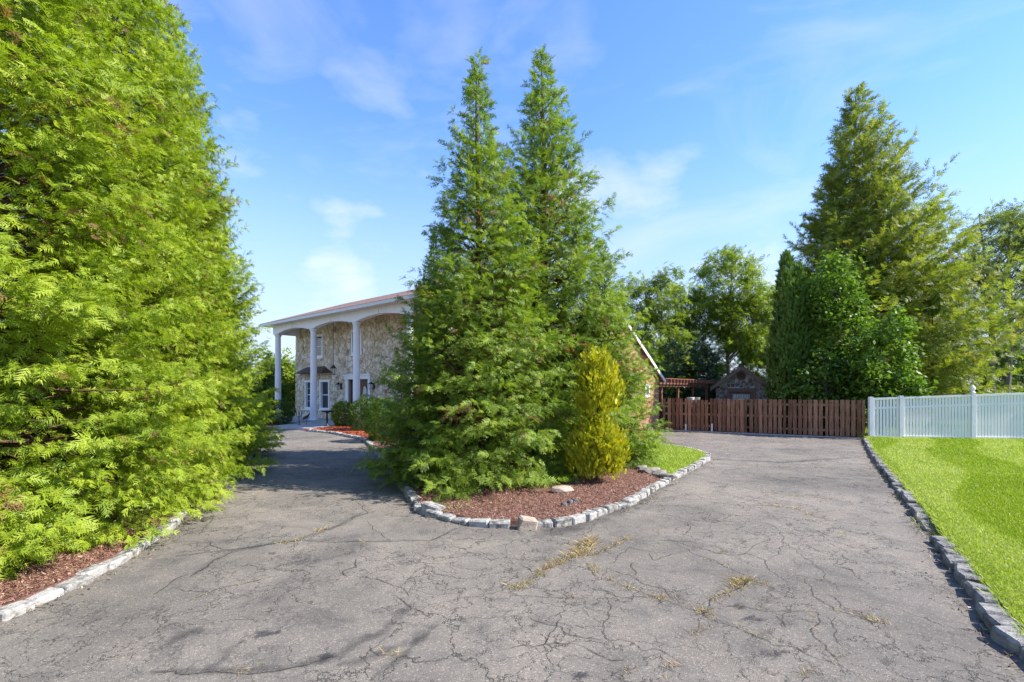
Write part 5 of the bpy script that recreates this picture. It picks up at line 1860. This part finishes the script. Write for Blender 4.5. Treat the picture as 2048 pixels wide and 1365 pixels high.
for c_ in RCR[1:4] + RCR[7:11] + RCR[13:16]:
    along(c_, ZR, 7, .25, .6)
along([(-180, 840), (-60, 760), (40, 680)], ZR, 38, .6, 1.3)
along([(40, 700), (150, 655)], ZR, 34, .6, 1.2)
along([(150, 655), (200, 600), (210, 560)], ZR, 45, .8, 1.7, .05)
along([(240, 650), (330, 610), (400, 575)], ZR, 34, .5, 1.1)
along([(430, 560), (440, 540)], ZR, 30, .6, 1.0)
along([(170, 660), (240, 740), (330, 790), (420, 820)], ZR, 22, .4, .9, .04)
along([(420, 825), (560, 880), (720, 930), (860, 970), (980, 1050)], ZR, 16, .4, .9)
along([(560, 885), (610, 900)], ZR, 45, .7, 1.1)
along([(830, 970), (900, 970)], ZR, 50, .8, 1.4)
along([(1020, 1035), (1180, 1115), (1260, 1150)], ZR, 18, .4, .9)
along([(1100, 780), (1030, 850), (900, 900)], ZR, 24, .5, 1.1)
along([(1040, 840), (1085, 790)], ZR, 40, .9, 1.4)
along([(1130, 800), (1230, 820)], ZR, 26, .5, 1.0)
along([(850, 1065), (970, 1050)], ZR, 24, .5, .9)
along([(860, 660), (960, 700), (1040, 730)], ZR, 12, .4, .8)
along([(940, 635), (1020, 635)], ZR, 20, .4, .8)
along([(1190, 370), (1380, 385), (1480, 430), (1600, 450)], ZR, 14, .5, 1.1)
along([(1190, 295), (1330, 312), (1500, 325), (1640, 345)], ZR, 12, .5, 1.1)
along([(910, 130), (1100, 145), (1500, 160), (1800, 180)], ZR, 7, .5, 1.0)
along([(1640, 480), (1650, 550)], ZR, 10, .4, .8)
along([(1600, 960), (1780, 1015), (1960, 1060)], ZR, 16, .5, 1.0)
along([(1770, 1005), (1900, 1035)], ZR, 40, .6, 1.1)
along([(650, 1350), (670, 1270), (700, 1215)], ZR, 20, .4, .9)
along([(380, 1350), (440, 1310)], ZR, 20, .4, .9)
along([(1430, 1340), (1445, 1270)], ZR, 20, .4, .9)
along([(800, 1110), (835, 1115)], ZR, 40, .6, 1.4)
along([(70, 940), (130, 880)], ZR, 20, .4, .8)
along([(980, 480), (1050, 460)], ZL, 40, .5, 1.0)
along([(780, 550), (870, 535)], ZL, 40, .5, 1.0)
along([(1230, 540), (1275, 538)], ZL, 30, .5, .9)
along([(430, 1305), (700, 1320)], ZL, 18, .4, .9)
along([(220, 890), (340, 845), (640, 765)], ZL, 8, .3, .6)
along([(1350, 1215), (1450, 1180)], ZL, 26, .4, .9)
for k in range(60):   # stray leaves and tufts towards the island
    x, y = ZR(random.uniform(330, 1000), random.uniform(250, 600))
    W.append((x, y, random.uniform(.25, .6)))
for k in range(40):
    x, y = ZR(random.uniform(0, 1800), random.uniform(300, 1300))
    W.append((x, y, random.uniform(.2, .4)))
weeds('dry_weeds', W, 'dry straw coloured weeds growing in the asphalt cracks')
# green weeds at the broken place of the right kerb and along its foot
W2 = []
for k in range(46):
    t = random.random()
    W2.append((5.55 + .5 * t + random.gauss(0, .10), 6.35 + .9 * t + random.gauss(0, .10), random.uniform(.5, 1.1)))
for k in range(80):
    i = random.randrange(len(RGT))
    W2.append((RGT[i][0] - .05 + random.gauss(0, .04), RGT[i][1] + random.gauss(0, .1), random.uniform(.3, .7)))
for k in range(40):
    i = random.randrange(len(LFT))
    W2.append((LFT[i][0] + .05 + random.gauss(0, .03), LFT[i][1] + random.gauss(0, .1), random.uniform(.3, .6)))
for k in range(60):
    W2.append((-.9 + random.gauss(0, .22), 7.75 + random.gauss(0, .12), random.uniform(.8, 1.5)))
X = []; Y = []; T_ = []; H_ = []
for x, y, s in W2:
    for k in range(int(16 * s)):
        X.append(x + random.gauss(0, .03)); Y.append(y + random.gauss(0, .03)); T_.append(random.gauss(.12, .2)); H_.append(.06 * s)
blades('kerb_weeds', np.array(X), np.array(Y), .01, np.array(H_), .007, M['straw'], 'green and straw weeds along the foot of the kerbs', 'weeds', 1.0, np.array(T_))


def chips(name, Q, z, m, label, size=.027):
    n = len(Q)
    az = rng.random(n) * 2 * np.pi
    L = size * rng.uniform(.5, 1.7, n); w = size * .28 * rng.uniform(.6, 1.5, n)
    til = rng.normal(0, .35, n); rol = rng.normal(0, .4, n)
    d = np.stack([np.cos(az) * np.cos(til), np.sin(az) * np.cos(til), np.sin(til)], 1)
    s = np.stack([-np.sin(az), np.cos(az), rol], 1)
    c = np.stack([Q[:, 0], Q[:, 1], z + .012 + .012 * rng.random(n)], 1)
    V = np.stack([c - d * L[:, None] / 2 - s * w[:, None] / 2, c + d * L[:, None] / 2 - s * w[:, None] * .3, c + d * L[:, None] / 2 + s * w[:, None] * .4, c - d * L[:, None] / 2 + s * w[:, None] / 2], 1)
    me = fast_mesh(name, V.reshape(-1, 3), 4, rng.normal(.45, .22, n))
    o = mobj(name, me, m)
    tag(o, label, 'mulch', None, 'stuff')


Q = sample_poly(BED_POLY, 60000, True, 15, 16)
Q = Q[~in_poly(Q[:, 0], Q[:, 1], LAWN_I) & ~in_poly(Q[:, 0], Q[:, 1], LAWN_L)]
chips('mulch_chips', Q, .075, M['chip'], 'loose red brown bark chips on the island bed')
Q = sample_poly([p for p in BED_L if p[1] < 12] + [(-9, 12), (-9, .5)], 26000, True, 16, 10)
chips('bed_chips', Q, .08, M['chip'], 'loose red brown bark chips under the left conifers')
HBP = [p for p in BED_POLY if p[1] > 17.2 and p[0] < -3] 
Q = sample_poly([(-9.7, 23.2), (-8.2, 22.2), (-6.8, 20.7), (-5.3, 18.9), (-3.2, 17.0), (-3.0, 20.5), (-8.2, 25.4)], 16000, False, 17)
chips('red_mulch_chips', Q, .075, M['red_chip'], 'bright red mulch chips by the walk before the house', .07)
Q = sample_poly([(-16.4, 24.5), (-12.5, 24.65), (-12.0, 25.1), (-13.6, 29.0), (-16.2, 31.0)], 9000, False, 18)
chips('corner_mulch_chips', Q, .06, M['red_chip'], 'bright red mulch chips at the left house corner', .07)

# litter spilled on the asphalt along the kerbs
La = np.array(inset(smooth_line(ISLAND, .03), -.02)); Lb = np.array(inset(smooth_line(LEFT, .03), -.02)); Lc = np.array(inset(smooth_line(RIGHT, .03), .02))
Lb = Lb[Lb[:, 1] < 15]
pts_ = []
for L_, sg_, n_ in ((La, -1, 1500), (Lb, -1, 900), (Lc, 1, 1100)):
    tg_ = np.gradient(L_, axis=0); tg_ /= np.linalg.norm(tg_, axis=1, keepdims=True) + 1e-9
    nn_ = np.stack([-tg_[:, 1], tg_[:, 0]], 1) * sg_
    ii = rng.integers(0, len(L_), n_)
    pts_.append(L_[ii] + nn_[ii] * (np.abs(rng.normal(0, .10, n_)) + .01)[:, None])
chips('kerb_litter', np.concatenate(pts_), -.008, M['litter'], 'dead leaf bits and bark crumbs along the foot of the kerbs', .03)

tris = sum(sum(len(p.vertices) - 2 for p in me.polygons) if len(me.polygons) < 20000 else len(me.loops) - 2 * len(me.polygons) for me in bpy.data.meshes)
print('TRIS', tris, 'OBJECTS', len(bpy.data.objects))
